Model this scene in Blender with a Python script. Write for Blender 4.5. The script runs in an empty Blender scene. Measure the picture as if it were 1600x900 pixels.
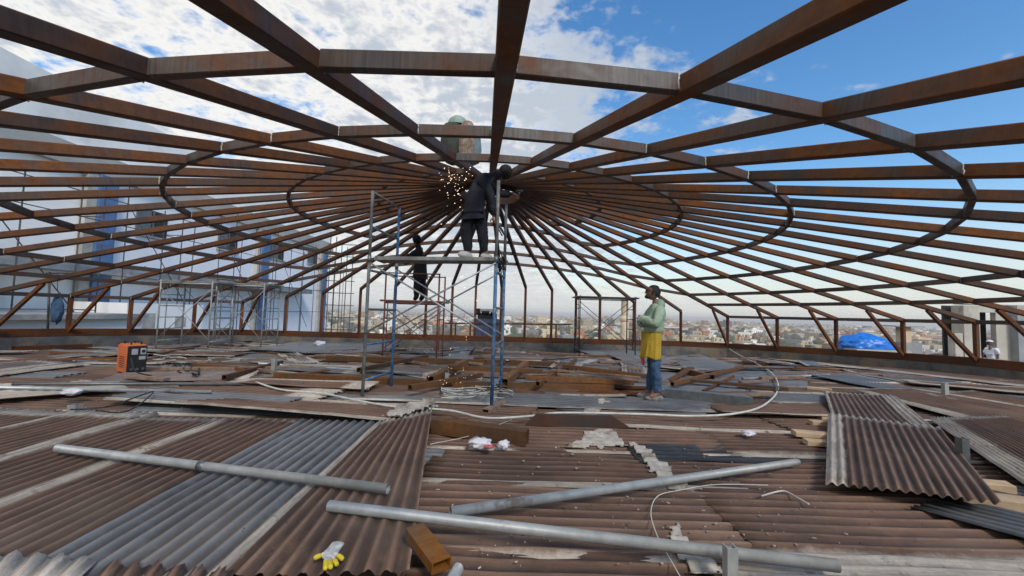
import bpy, bmesh, math, random
from mathutils import Vector, Matrix, noise
R = math.radians
V = Vector
rnd = random.Random(7)
sc = bpy.context.scene
COL = sc.collection

# ------------------------------------------------------------------ camera
F, PIT, ROL, EYE = 655.0, 0.0609, 0.0296, 1.28
cd = bpy.data.cameras.new('camera'); cam = bpy.data.objects.new('camera', cd); COL.objects.link(cam)
cd.sensor_width = 36; cd.lens = F/1600*36; cd.clip_end = 60000; cd.clip_start = .05
fw = V((0, math.cos(PIT), math.sin(PIT))); up0 = V((0, -math.sin(PIT), math.cos(PIT))); rt0 = V((1, 0, 0))
c_, s_ = math.cos(ROL), math.sin(ROL)
rt = rt0*c_ + up0*s_; up = -rt0*s_ + up0*c_
cam.matrix_world = Matrix(((rt.x, up.x, -fw.x, 0), (rt.y, up.y, -fw.y, 0), (rt.z, up.z, -fw.z, EYE), (0, 0, 0, 1)))
sc.camera = cam

# ------------------------------------------------------------------ sky and sun
SUN_AZ, SUN_EL = R(156), R(40)          # azimuth from +Y towards +X
w = bpy.data.worlds.new('World'); sc.world = w; w.use_nodes = True
N = w.node_tree.nodes; L = w.node_tree.links; N.clear()
def nd(N, t, **k):
    n = N.new(t)
    for a, b in k.items(): setattr(n, a, b)
    return n
def build_world():
    out = nd(N, 'ShaderNodeOutputWorld'); bg = nd(N, 'ShaderNodeBackground'); bg.inputs[1].default_value = .1
    sky = nd(N, 'ShaderNodeTexSky', sky_type='NISHITA', sun_disc=False)
    sky.sun_elevation = SUN_EL; sky.sun_rotation = SUN_AZ
    sky.air_density = 1.15; sky.dust_density = .6; sky.ozone_density = 2.2
    tc = nd(N, 'ShaderNodeTexCoord'); sep = nd(N, 'ShaderNodeSeparateXYZ'); L.new(tc.outputs['Generated'], sep.inputs[0])
    def m(op, a, b=None, c=None, clamp=False):
        n = nd(N, 'ShaderNodeMath', operation=op, use_clamp=clamp)
        for i, x in enumerate((a, b, c)):
            if x is None: continue
            if isinstance(x, (int, float)): n.inputs[i].default_value = x
            else: L.new(x, n.inputs[i])
        return n.outputs[0]
    zc = m('ADD', m('MAXIMUM', sep.outputs[2], 0.0), .10)
    cx, cy = m('DIVIDE', sep.outputs[0], zc), m('DIVIDE', sep.outputs[1], zc)
    cmb = nd(N, 'ShaderNodeCombineXYZ'); L.new(cx, cmb.inputs[0]); L.new(cy, cmb.inputs[1])
    def nz(scale, det, rough, off):
        mp = nd(N, 'ShaderNodeMapping'); mp.inputs['Location'].default_value = off; L.new(cmb.outputs[0], mp.inputs[0])
        n = nd(N, 'ShaderNodeTexNoise'); n.inputs['Scale'].default_value = scale; n.inputs['Detail'].default_value = det
        n.inputs['Roughness'].default_value = rough; n.inputs['Distortion'].default_value = .25
        L.new(mp.outputs[0], n.inputs['Vector']); return n.outputs['Fac']
    big, med, fine = nz(.55, 3, .5, (3.1, 1.2, 0)), nz(4.6, 6, .58, (1, 7, 0)), nz(15, 5, .6, (5, 2, 0))
    # coverage falls off towards the clear right side of the sky
    cov = m('MULTIPLY_ADD', m('SUBTRACT', m('MULTIPLY', sep.outputs[0], 1.0), m('MULTIPLY', sep.outputs[2], -.25)), -.50, .245)
    cov = m('MINIMUM', m('MAXIMUM', cov, -.45), .25)
    dens = m('ADD', m('ADD', m('MULTIPLY', big, .40), m('MULTIPLY', med, .66)), m('ADD', m('MULTIPLY', fine, .36), cov))
    mask = nd(N, 'ShaderNodeMapRange', interpolation_type='SMOOTHSTEP'); L.new(dens, mask.inputs[0])
    mask.inputs[1].default_value = .74; mask.inputs[2].default_value = .91; mask.inputs[4].default_value = .97
    shade = nd(N, 'ShaderNodeMapRange', interpolation_type='SMOOTHSTEP'); L.new(m('ADD', m('ADD', m('MULTIPLY', med, .45), m('MULTIPLY', fine, .25)), m('MULTIPLY', big, .34)), shade.inputs[0])
    shade.inputs[1].default_value = .46; shade.inputs[2].default_value = .57
    cc = nd(N, 'ShaderNodeMix', data_type='RGBA'); L.new(shade.outputs[0], cc.inputs[0])
    cc.inputs[6].default_value = (7.2, 7.05, 6.75, 1); cc.inputs[7].default_value = (4.0, 4.4, 5.0, 1)
    # low hazy veil near the horizon
    veil = nd(N, 'ShaderNodeMapRange', interpolation_type='SMOOTHSTEP'); L.new(sep.outputs[2], veil.inputs[0])
    veil.inputs[1].default_value = .25; veil.inputs[2].default_value = -.02; veil.inputs[3].default_value = 0; veil.inputs[4].default_value = .93
    # clear sky, a little deeper than the raw model
    hs = nd(N, 'ShaderNodeHueSaturation'); hs.inputs['Saturation'].default_value = 1.3; hs.inputs['Value'].default_value = 1.4
    L.new(sky.outputs[0], hs.inputs['Color'])
    m1 = nd(N, 'ShaderNodeMix', data_type='RGBA'); L.new(mask.outputs[0], m1.inputs[0]); L.new(hs.outputs[0], m1.inputs[6]); L.new(cc.outputs[2], m1.inputs[7])
    m2 = nd(N, 'ShaderNodeMix', data_type='RGBA'); L.new(veil.outputs[0], m2.inputs[0]); L.new(m1.outputs[2], m2.inputs[6]); m2.inputs[7].default_value = (5.7, 5.8, 5.7, 1)
    L.new(m2.outputs[2], bg.inputs[0]); L.new(bg.outputs[0], out.inputs[0])
build_world()
sl = bpy.data.lights.new('sun', 'SUN'); sl.energy = 1.8; sl.angle = R(14); sl.color = (1, .93, .84)
sun = bpy.data.objects.new('sun', sl); COL.objects.link(sun)
sd = V((math.sin(SUN_AZ)*math.cos(SUN_EL), math.cos(SUN_AZ)*math.cos(SUN_EL), math.sin(SUN_EL)))
sun.rotation_euler = sd.to_track_quat('Z', 'Y').to_euler(); sun.location = (-30, 10, 30)
vs = sc.view_settings; vs.view_transform = 'Standard'; vs.look = 'None'; vs.gamma = 1; vs.exposure = 0.45
sc.cycles.use_denoising = True; sc.cycles.max_bounces = 6; sc.cycles.volume_bounces = 0
sc.cycles.volume_step_rate = 1

# ------------------------------------------------------------------ image point -> place on the roof
def ray(u, v):
    a, b = u-800, v-450
    U, W = c_*a+s_*b, -s_*a+c_*b
    x, z = U/F, -W/F
    return V((x, math.cos(PIT)-z*math.sin(PIT), math.sin(PIT)+z*math.cos(PIT)))
def deck(y): return -0.42*min(max((y-8)/11.4, 0), 1)
def G(u, v, dz=0.0):
    """point of the roof deck seen at (u, v) in the 1600 x 900 photograph"""
    d = ray(u, v); z = dz
    for _ in range(25):
        t = (z-EYE)/d.z; z = .5*z+.5*(deck(d.y*t)+dz)
    p = d*t; return V((p.x, p.y, z))
def P(u, v, y):
    d = ray(u, v); t = y/d.y; return V((d.x*t, y, d.z*t+EYE))

# ------------------------------------------------------------------ helpers
def fin(bm): bm.normal_update(); return bm
def place(name, me, mat, parent, origin):
    o = bpy.data.objects.new(name, me); COL.objects.link(o)
    if mat is not None and not me.materials:
        for mm in (mat if isinstance(mat, (list, tuple)) else [mat]): me.materials.append(mat_of(mm))
    return o
def mat_of(m): return M[m] if isinstance(m, str) else m
def obj(name, bm, mat, parent=None, smooth=False, base=None):
    """link bm (world coordinates) as one mesh object, its origin at its base (or at the parent's origin)"""
    if parent is not None: org = ORG[parent.name]
    elif base is not None: org = V(base)
    else:
        xs = [v.co for v in bm.verts]
        org = V((sum(v.x for v in xs)/len(xs), sum(v.y for v in xs)/len(xs), min(v.z for v in xs)))
    for v in bm.verts: v.co -= org
    bm.normal_update()
    me = bpy.data.meshes.new(name); bm.to_mesh(me); bm.free()
    for mm in (mat if isinstance(mat, (list, tuple)) else [mat]): me.materials.append(mat_of(mm))
    if smooth: me.shade_smooth()
    o = bpy.data.objects.new(name, me); COL.objects.link(o)
    if parent is None: o.location = org
    else: o.parent = parent
    ORG[o.name] = org
    return o
ORG = {}
def empty(name, loc):
    o = bpy.data.objects.new(name, None); COL.objects.link(o); o.location = loc; o.empty_display_size = .2
    ORG[o.name] = V(loc); return o
def tag(o, label=None, cat=None, group=None, kind=None):
    if label: o['label'] = label
    if cat: o['category'] = cat
    if group: o['group'] = group
    if kind: o['kind'] = kind
    return o
def copy_tree(o, parent=None):
    c = o.copy(); COL.objects.link(c); c.parent = parent
    for ch in list(o.children): copy_tree(ch, c)
    return c
def bm_new():
    bm = bmesh.new(); bm.loops.layers.uv.new('UVMap'); return bm
def quad(bm, pts, uvs=None, mi=0):
    vs_ = [bm.verts.new(p) for p in pts]
    f = bm.faces.new(vs_); f.material_index = mi
    if uvs:
        uv = bm.loops.layers.uv.active
        for l, c in zip(f.loops, uvs): l[uv].uv = c
    return f
def frame(Pa, Q, upv=V((0, 0, 1))):
    d = (Q-Pa); ln = d.length; d = d/ln
    if abs(d.dot(upv)) > .98: upv = V((0, 1, 0))
    s = d.cross(upv).normalized(); t = s.cross(d).normalized()
    return d, s, t, ln
def sweep(bm, path, prof, upv=V((0, 0, 1)), caps=True, closed_prof=True, mi=0):
    """sweep a list of (s, t) offsets along path, uv u = length, v = perimeter"""
    uv = bm.loops.layers.uv.active or bm.loops.layers.uv.new('UVMap')
    rings = []; n = len(prof); us = []; u = 0
    per = [0]
    for i in range(n): a, b = prof[i], prof[(i+1) % n]; per.append(per[-1]+math.hypot(a[0]-b[0], a[1]-b[1]))
    for i, p in enumerate(path):
        a = path[max(i-1, 0)]; b = path[min(i+1, len(path)-1)]
        d, s, t, _ = frame(a, b, upv)
        if i: u += (p-path[i-1]).length
        us.append(u)
        k = 1.0
        if 0 < i < len(path)-1:
            d1 = (p-a).normalized(); k = 1/max(.5, d1.dot(d))
        rings.append([bm.verts.new(p+s*q[0]+t*q[1]) for q in prof])
    for i in range(len(path)-1):
        for j in range(n if closed_prof else n-1):
            k = (j+1) % n
            f = bm.faces.new((rings[i][j], rings[i][k], rings[i+1][k], rings[i+1][j])); f.material_index = mi
            for l, c in zip(f.loops, ((us[i], per[j]), (us[i], per[j+1]), (us[i+1], per[j+1]), (us[i+1], per[j]))): l[uv].uv = c
    if caps and closed_prof:
        f = bm.faces.new(list(reversed(rings[0]))); f.material_index = mi
        f = bm.faces.new(rings[-1]); f.material_index = mi
    return rings
def rprof(wd, h, c=.006):
    a, b = wd/2, h/2
    return [(a-c, -b), (a, -b+c), (a, b-c), (a-c, b), (-a+c, b), (-a, b-c), (-a, -b+c), (-a+c, -b)]
def bar(bm, Pa, Q, wd, h, upv=V((0, 0, 1)), c=None, mi=0):
    sweep(bm, [V(Pa), V(Q)], rprof(wd, h, min(wd, h)*.07 if c is None else c), upv, mi=mi)
def cprof(r, n=12): return [(r*math.cos(-2*math.pi*i/n), r*math.sin(-2*math.pi*i/n)) for i in range(n)]
def tube(bm, path, r, n=10, caps=True, mi=0):
    path = [V(p) for p in path]
    sweep(bm, path, cprof(r, n), V((0, 0, 1)) if abs((path[-1]-path[0]).normalized().z) < .9 else V((0, 1, 0)), caps, mi=mi)
def hollow(bm, Pa, Q, prof_fn, th, upv=V((0, 0, 1))):
    """open-ended hollow section: outer and inner walls joined at both ends"""
    Pa, Q = V(Pa), V(Q)
    o, i = prof_fn(0), prof_fn(th)
    ro = sweep(bm, [Pa, Q], o, upv, caps=False); ri = sweep(bm, [Pa, Q], list(i), upv, caps=False)
    n = len(o)
    for e in (0, 1):
        for j in range(n):
            k = (j+1) % n; q = (ro[e][j], ro[e][k], ri[e][k], ri[e][j])
            bm.faces.new(q if e == 0 else tuple(reversed(q)))
    for f in bm.faces: pass
def rhs(bm, Pa, Q, wd, h, th=.006, upv=V((0, 0, 1))): hollow(bm, Pa, Q, lambda t: rprof(wd-2*t, h-2*t, .006 if t == 0 else .003), th, upv)
def chs(bm, Pa, Q, r, th=.005, n=16): hollow(bm, Pa, Q, lambda t: cprof(r-t, n), th)
def box(bm, lo, hi, mi=0):
    x0, y0, z0 = lo; x1, y1, z1 = hi
    for pts, uv in (
        ([(x0,y0,z0),(x1,y0,z0),(x1,y0,z1),(x0,y0,z1)], [(x0,z0),(x1,z0),(x1,z1),(x0,z1)]),
        ([(x1,y0,z0),(x1,y1,z0),(x1,y1,z1),(x1,y0,z1)], [(y0,z0),(y1,z0),(y1,z1),(y0,z1)]),
        ([(x1,y1,z0),(x0,y1,z0),(x0,y1,z1),(x1,y1,z1)], [(x1,z0),(x0,z0),(x0,z1),(x1,z1)]),
        ([(x0,y1,z0),(x0,y0,z0),(x0,y0,z1),(x0,y1,z1)], [(y1,z0),(y0,z0),(y0,z1),(y1,z1)]),
        ([(x0,y0,z1),(x1,y0,z1),(x1,y1,z1),(x0,y1,z1)], [(0,0)]*4),
        ([(x0,y1,z0),(x1,y1,z0),(x1,y0,z0),(x0,y0,z0)], [(0,0)]*4)): quad(bm, [V(p) for p in pts], uv, mi)
def ball(bm, c, r, sub=2, sc3=(1, 1, 1), rot=None, mi=0):
    g = bmesh.ops.create_icosphere(bm, subdivisions=sub, radius=1)
    for v in g['verts']:
        q = V((v.co.x*sc3[0]*r, v.co.y*sc3[1]*r, v.co.z*sc3[2]*r))
        if rot: q = rot @ q
        v.co = q+V(c)
    for f in {f for v in g['verts'] for f in v.link_faces}: f.material_index = mi; f.smooth = True
    return g['verts']

# ------------------------------------------------------------------ materials
M = {}
def new_mat(name):
    m = bpy.data.materials.new(name); m.use_nodes = True
    m.node_tree.nodes.clear(); M[name] = m
    T = m.node_tree; o = T.nodes.new('ShaderNodeOutputMaterial'); b = T.nodes.new('ShaderNodeBsdfPrincipled')
    T.links.new(b.outputs[0], o.inputs[0]); return m, T, b
def noise_fac(T, scale, det=4, rough=.6, vec=None, lo=.35, hi=.65, dist=0):
    n = T.nodes.new('ShaderNodeTexNoise'); n.inputs['Scale'].default_value = scale; n.inputs['Detail'].default_value = det
    n.inputs['Roughness'].default_value = rough; n.inputs['Distortion'].default_value = dist
    if vec is not None: T.links.new(vec, n.inputs['Vector'])
    r = T.nodes.new('ShaderNodeMapRange'); r.inputs[1].default_value = lo; r.inputs[2].default_value = hi
    T.links.new(n.outputs['Fac'], r.inputs[0]); return r.outputs[0]
def mixc(T, fac, a, b):
    m = T.nodes.new('ShaderNodeMix'); m.data_type = 'RGBA'
    for s, x in ((0, fac), (6, a), (7, b)):
        if isinstance(x, (int, float)): m.inputs[s].default_value = x
        elif isinstance(x, tuple): m.inputs[s].default_value = x if len(x) == 4 else (*x, 1)
        else: T.links.new(x, m.inputs[s])
    return m.outputs[2]
def mth(T, op, a, b=None, clamp=False):
    n = T.nodes.new('ShaderNodeMath'); n.operation = op; n.use_clamp = clamp
    for i, x in enumerate((a, b)):
        if x is None: continue
        if isinstance(x, (int, float)): n.inputs[i].default_value = x
        else: T.links.new(x, n.inputs[i])
    return n.outputs[0]
def coords(T, kind='Object', scale=(1, 1, 1), seeded=True):
    tc = T.nodes.new('ShaderNodeTexCoord'); mp = T.nodes.new('ShaderNodeMapping'); mp.inputs['Scale'].default_value = scale
    T.links.new(tc.outputs[kind], mp.inputs[0])
    if seeded:
        oi = T.nodes.new('ShaderNodeObjectInfo'); k = mth(T, 'MULTIPLY', oi.outputs['Random'], 37.0)
        c = T.nodes.new('ShaderNodeCombineXYZ'); 
        for i in range(3): T.links.new(k, c.inputs[i])
        T.links.new(c.outputs[0], mp.inputs['Location'])
    return mp.outputs[0]
def bump(T, b, h, strength, dist=.01):
    n = T.nodes.new('ShaderNodeBump'); n.inputs['Strength'].default_value = strength; n.inputs['Distance'].default_value = dist
    T.links.new(h, n.inputs['Height']); T.links.new(n.outputs[0], b.inputs['Normal'])
def simple(name, a, bcol=None, rough=.7, metal=0, scale=8, lo=.35, hi=.65, bmp=0, third=None):
    m, T, b = new_mat(name); vec = coords(T)
    f = noise_fac(T, scale, 6, .62, vec, lo, hi)
    c = mixc(T, f, a, bcol or tuple(x*.7 for x in a))
    if third: c = mixc(T, noise_fac(T, scale*.35, 5, .7, vec, .52, .62), c, third)
    T.links.new(c, b.inputs['Base Color']); b.inputs['Roughness'].default_value = rough; b.inputs['Metallic'].default_value = metal
    if bmp: bump(T, b, f, bmp)
    return m
def steel(name, mill, rust, amount, rough=.62, spec=.35):
    """rolled steel: grey mill scale with fine cross streaks, breaking out into rust"""
    m, T, b = new_mat(name)
    vo = coords(T, 'Object', (1, 1, 1)); vu = coords(T, 'UV', (46, 2.2, 1)); vl = coords(T, 'UV', (1.2, 22, 1))
    streak = noise_fac(T, 1, 3, .6, vu, .3, .7); lng = noise_fac(T, 1, 4, .6, vl, .3, .7)
    patch = noise_fac(T, 1.7, 6, .65, vo, .5-amount*.32, .78-amount*.3, .4)
    millc = mixc(T, streak, mill, tuple(x*.42 for x in mill))
    rustc = mixc(T, noise_fac(T, 14, 6, .7, vo, .35, .65), rust, tuple(x*y for x, y in zip(rust, (.52, .42, .4))))
    rustc = mixc(T, mth(T, 'MULTIPLY', lng, .45), rustc, (rust[0]*1.25, rust[1]*1.2, rust[2]*1.1))
    c = mixc(T, patch, millc, rustc)
    oi = T.nodes.new('ShaderNodeObjectInfo'); tone = T.nodes.new('ShaderNodeMapRange'); T.links.new(oi.outputs['Random'], tone.inputs[0]); tone.inputs[3].default_value = .62; tone.inputs[4].default_value = 1.3
    hv = T.nodes.new('ShaderNodeHueSaturation'); hv.inputs['Saturation'].default_value = 1.15; T.links.new(tone.outputs[0], hv.inputs['Value']); T.links.new(c, hv.inputs['Color']); c = hv.outputs[0]
    T.links.new(c, b.inputs['Base Color']); b.inputs['Specular IOR Level'].default_value = spec
    rr = T.nodes.new('ShaderNodeMapRange'); T.links.new(patch, rr.inputs[0]); rr.inputs[3].default_value = rough-.17; rr.inputs[4].default_value = rough+.2
    T.links.new(rr.outputs[0], b.inputs['Roughness']); bump(T, b, mth(T, 'ADD', streak, patch), .25, .002)
    return m
steel('rafter_steel', (.055, .044, .038), (.150, .066, .030), .52)
steel('purlin_steel', (.085, .077, .070), (.120, .056, .030), .28)
steel('base_steel', (.085, .052, .036), (.135, .055, .026), .75)
steel('floor_beam', (.10, .07, .05), (.17, .088, .042), .7)
steel('orange_beam', (.15, .12, .09), (.36, .145, .032), .62)
steel('black_channel', (.075, .068, .064), (.10, .045, .025), .25)
simple('weld', (.62, .62, .60), (.25, .24, .23), .6, scale=60)
def galv(name, a, b_, rough=.42, metal=.55):
    m, T, b = new_mat(name); v = coords(T); vu = coords(T, 'UV', (5, 60, 1))
    f = noise_fac(T, 9, 7, .65, v, .38, .66); g = noise_fac(T, 2.4, 5, .7, v, .60, .68); h = noise_fac(T, 1, 4, .6, vu, .35, .65)
    c = mixc(T, f, a, b_); c = mixc(T, mth(T, 'MULTIPLY', h, .35), c, tuple(x*.55 for x in a)); c = mixc(T, mth(T, 'MULTIPLY', g, .8), c, (.17, .12, .085))
    T.links.new(c, b.inputs['Base Color']); b.inputs['Metallic'].default_value = metal; b.inputs['Roughness'].default_value = rough
    bump(T, b, f, .15, .002)
galv('galv_pipe', (.46, .47, .45), (.30, .32, .31), .5, .3); galv('galv_dark', (.20, .22, .22), (.12, .13, .13)); galv('galv_light', (.50, .53, .54), (.34, .37, .39))
def paint(name, col, chip):
    m, T, b = new_mat(name); v = coords(T)
    f = noise_fac(T, 11, 7, .7, v, .50, .60); g = noise_fac(T, 3, 4, .6, v)
    T.links.new(mixc(T, f, mixc(T, g, col, tuple(x*.6 for x in col)), chip), b.inputs['Base Color']); b.inputs['Roughness'].default_value = .5
paint('blue_paint', (.035, .16, .36), (.19, .21, .22)); paint('red_paint', (.32, .085, .055), (.20, .13, .11)); paint('grey_frame', (.17, .20, .20), (.10, .085, .07)); paint('black_frame', (.035, .034, .036), (.09, .06, .045))
def sheet_mat():
    m, T, b = new_mat('corrugated')
    def at(n):
        a = T.nodes.new('ShaderNodeAttribute'); a.attribute_type = 'OBJECT'; a.attribute_name = n; return a.outputs['Fac']
    vo = coords(T); vs1 = coords(T, 'UV', (.9, 15, 1)); vs2 = coords(T, 'UV', (3.5, 55, 1))
    st = noise_fac(T, 1, 5, .65, vs1, .3, .7); st2 = noise_fac(T, 1, 4, .7, vs2, .35, .65)
    bl = noise_fac(T, 1.6, 7, .66, vo, .36, .64, .3); fine = noise_fac(T, 45, 4, .7, vo, .3, .7)
    brown = mixc(T, bl, (.145, .070, .044), (.062, .034, .025))
    brown = mixc(T, mth(T, 'MULTIPLY', st, .65), brown, (.24, .145, .092))
    brown = mixc(T, mth(T, 'MULTIPLY', noise_fac(T, 2.6, 6, .7, vo, .57, .68), .6), brown, (.21, .095, .042))
    grey = mixc(T, bl, (.18, .20, .215), (.085, .098, .11))
    grey = mixc(T, mth(T, 'MULTIPLY', st, .6), grey, (.26, .28, .29))
    grey = mixc(T, mth(T, 'MULTIPLY', noise_fac(T, 2.2, 6, .7, vo, .58, .70), .6), grey, (.15, .085, .055))
    pale = mixc(T, bl, (.70, .63, .52), (.44, .39, .33)); pale = mixc(T, mth(T, 'MULTIPLY', st2, .6), pale, (.19, .155, .125))
    # rust = 0 grey, 1 brown, with each sheet breaking into the other in streaks
    rf = mth(T, 'ADD', at('rust'), mth(T, 'MULTIPLY', mth(T, 'SUBTRACT', st, .5), .35))
    r2 = T.nodes.new('ShaderNodeMapRange'); r2.inputs[1].default_value = .35; r2.inputs[2].default_value = .65; T.links.new(rf, r2.inputs[0])
    c = mixc(T, r2.outputs[0], grey, brown)
    uvn = T.nodes.new('ShaderNodeUVMap'); uvn.uv_map = 'Norm'; sp = T.nodes.new('ShaderNodeSeparateXYZ'); T.links.new(uvn.outputs[0], sp.inputs[0])
    wob = mth(T, 'MULTIPLY', mth(T, 'SUBTRACT', noise_fac(T, 3.2, 6, .75, vo, 0, 1), .5), .22)
    u, v = mth(T, 'ADD', sp.outputs[0], mth(T, 'MULTIPLY', wob, .5)), mth(T, 'ADD', sp.outputs[1], mth(T, 'MULTIPLY', wob, .45))
    def band(x, wdt, flip):
        x = mth(T, 'SUBTRACT', 1.0, x) if flip else x
        d = mth(T, 'SUBTRACT', wdt, x); return mth(T, 'MULTIPLY', d, 28.0, True)
    mk = mth(T, 'MAXIMUM', mth(T, 'MAXIMUM', band(v, at('v0'), 0), band(v, at('v1'), 1)), mth(T, 'MAXIMUM', band(u, at('u0'), 0), band(u, at('u1'), 1)))
    mk = mth(T, 'MULTIPLY', mk, noise_fac(T, 7, 5, .7, vo, .28, .42))
    c = mixc(T, mk, c, pale)
    c = mixc(T, mth(T, 'MULTIPLY', fine, .22), c, (.04, .035, .03))
    ga = T.nodes.new('ShaderNodeAttribute'); ga.attribute_name = 'wave'; valley_shade = mth(T, 'MULTIPLY', mth(T, 'SUBTRACT', 1.0, ga.outputs['Fac']), mth(T, 'MULTIPLY', noise_fac(T, 5, 5, .7, vo, .15, .5), .85))  # valleys darkened in patches: shade between the ridges put into the colour
    valley_shade = mth(T, 'MULTIPLY', valley_shade, mth(T, 'SUBTRACT', 1.0, mth(T, 'MULTIPLY', mk, .6)))
    c = mixc(T, valley_shade, c, (.030, .022, .019))
    ridge_light = mth(T, 'MULTIPLY', mth(T, 'MULTIPLY', mth(T, 'SUBTRACT', ga.outputs['Fac'], .72, True), 3.2, True), noise_fac(T, 4, 6, .7, vo, .35, .62))  # ridge tops lightened: light catching them is painted into the colour
    c = mixc(T, mth(T, 'MULTIPLY', ridge_light, .40), c, (.34, .25, .19))
    c = mixc(T, noise_fac(T, 26, 2, .5, vo, .74, .76), c, (.01, .009, .008))
    c = mixc(T, mth(T, 'MULTIPLY', noise_fac(T, .55, 3, .6, coords(T, 'Object', (1, 1, 1), False), .54, .68), .22), c, (.28, .22, .17))
    hs = T.nodes.new('ShaderNodeHueSaturation'); T.links.new(c, hs.inputs['Color']); T.links.new(at('val'), hs.inputs['Value'])
    T.links.new(hs.outputs[0], b.inputs['Base Color'])
    rr = T.nodes.new('ShaderNodeMapRange'); T.links.new(r2.outputs[0], rr.inputs[0]); rr.inputs[3].default_value = .5; rr.inputs[4].default_value = .78
    T.links.new(rr.outputs[0], b.inputs['Roughness']); b.inputs['Specular IOR Level'].default_value = .35
    bump(T, b, mth(T, 'ADD', st2, fine), .3, .003)
sheet_mat()
simple('concrete', (.16, .155, .15), (.085, .082, .08), .9, scale=3, bmp=.3, third=(.22, .18, .13))
simple('roof_slab', (.05, .045, .04), (.03, .028, .026), .95)
simple('plaster', (.48, .45, .40), (.28, .25, .21), .95, scale=9, bmp=.5, third=(.20, .14, .10))
simple('timber', (.58, .43, .27), (.42, .29, .17), .75, scale=6)
simple('old_timber', (.30, .20, .14), (.17, .11, .08), .85, scale=9)
simple('plank_grey', (.27, .27, .25), (.16, .16, .15), .8, scale=9)
simple('white_wall', (.90, .88, .83), (.80, .79, .76), .85, scale=.35, third=(.66, .65, .62))
simple('blue_wall', (.84, .85, .88), (.76, .78, .84), .85, scale=.4, third=(.82, .82, .82))
simple('shade_wall', (.42, .41, .37), (.32, .31, .29), .9, scale=.6)  # soffit band tone, with the shadow under the eave put into the colour
simple('blue_trim', (.09, .19, .38), (.06, .13, .27), .6, scale=2)
simple('grey_conc', (.30, .32, .33), (.20, .21, .22), .9, scale=1.2, third=(.40, .38, .35))
simple('beige_conc', (.50, .48, .42), (.38, .36, .32), .9, scale=1.4, third=(.30, .28, .25))
simple('stone', (.62, .50, .36), (.48, .37, .26), .85, scale=1.2)
simple('dark', (.02, .02, .022), (.012, .012, .013), .7)
simple('glass', (.03, .035, .04), (.02, .022, .025), .15)
simple('shutter', (.12, .15, .17), (.08, .10, .11), .6)
simple('navy', (.010, .012, .022), (.005, .006, .010), .85, scale=20)
simple('black_cloth', (.010, .010, .012), (.005, .005, .006), .85, scale=20)
simple('skin', (.20, .105, .065), (.15, .075, .048), .55, scale=20)
simple('skin_light', (.36, .20, .13), (.28, .15, .10), .55, scale=20)
simple('hair', (.012, .010, .009), (.006, .005, .005), .7, scale=40)
simple('hoodie', (.36, .46, .34), (.24, .34, .25), .9, scale=7, bmp=.6)
simple('apron', (.82, .60, .08), (.68, .47, .05), .85, scale=6, bmp=.5)
simple('jeans', (.055, .12, .22), (.022, .050, .105), .9, scale=9, bmp=.4)
simple('shoe', (.28, .25, .23), (.06, .05, .05), .7, scale=20)
simple('white_sole', (.62, .60, .56), (.45, .43, .40), .8)
simple('white_cloth', (.72, .75, .80), (.55, .60, .68), .9, scale=6)
simple('red_cloth', (.75, .13, .08), (.55, .07, .05), .8)
simple('tarp', (.012, .20, .72), (.008, .13, .52), .38, scale=5, bmp=.2)
simple('orange_case', (.80, .20, .055), (.66, .15, .04), .45, scale=5)
simple('black_plastic', (.018, .018, .02), (.01, .01, .011), .4)
simple('label_grey', (.42, .45, .45), (.30, .32, .33), .5)
simple('cable_white', (.66, .66, .60), (.48, .47, .42), .6)
simple('cable_black', (.02, .02, .022), None, .6)
simple('glove_white', (.66, .66, .62), (.38, .38, .36), .9, scale=35, bmp=.4)
simple('glove_yellow', (.78, .62, .03), (.62, .46, .02), .6, scale=30)
simple('plastic_bag', (.62, .60, .66), (.74, .74, .76), .3, scale=12)
simple('red_print', (.60, .10, .12), None, .5)
simple('blue_box', (.06, .085, .17), (.035, .05, .10), .6)
simple('finial_green', (.26, .34, .30), (.18, .25, .21), .6, scale=5)
simple('finial_dark', (.045, .058, .040), (.022, .028, .022), .8, scale=5)
simple('brick', (.30, .21, .15), (.10, .07, .055), .9, scale=16, third=(.30, .27, .23))
simple('teal_grey', (.16, .22, .23), (.10, .14, .15), .7)
simple('crumbs', (.50, .46, .40), (.14, .09, .06), .9, scale=25)
simple('foliage', (.05, .065, .035), (.09, .10, .055), .9, scale=.05)
simple('city_ground', (.24, .22, .19), (.15, .15, .12), .95, scale=.01, third=(.09, .11, .06))
def spark_mat():
    m, T, b = new_mat('spark'); b.inputs['Base Color'].default_value = (1, .6, .3, 1)
    b.inputs['Emission Color'].default_value = (1, .78, .55, 1); b.inputs['Emission Strength'].default_value = 2.2
spark_mat()
def city_mat():
    m, T, b = new_mat('city'); a = T.nodes.new('ShaderNodeAttribute'); a.attribute_name = 'Col'
    tc = T.nodes.new('ShaderNodeTexCoord'); sp = T.nodes.new('ShaderNodeSeparateXYZ'); T.links.new(tc.outputs['UV'], sp.inputs[0])
    fu = mth(T, 'FRACT', mth(T, 'DIVIDE', sp.outputs[0], 3.1)); fv = mth(T, 'FRACT', mth(T, 'DIVIDE', sp.outputs[1], 3.2))
    win = mth(T, 'MULTIPLY', mth(T, 'MULTIPLY', mth(T, 'GREATER_THAN', fu, .34), mth(T, 'LESS_THAN', fu, .70)), mth(T, 'MULTIPLY', mth(T, 'GREATER_THAN', fv, .34), mth(T, 'LESS_THAN', fv, .76)))
    win = mth(T, 'MULTIPLY', win, mth(T, 'GREATER_THAN', sp.outputs[1], .01))
    c = mixc(T, mth(T, 'MULTIPLY', win, .75), a.outputs['Color'], (.06, .06, .065))
    T.links.new(c, b.inputs['Base Color']); b.inputs['Roughness'].default_value = .9
city_mat()

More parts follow.
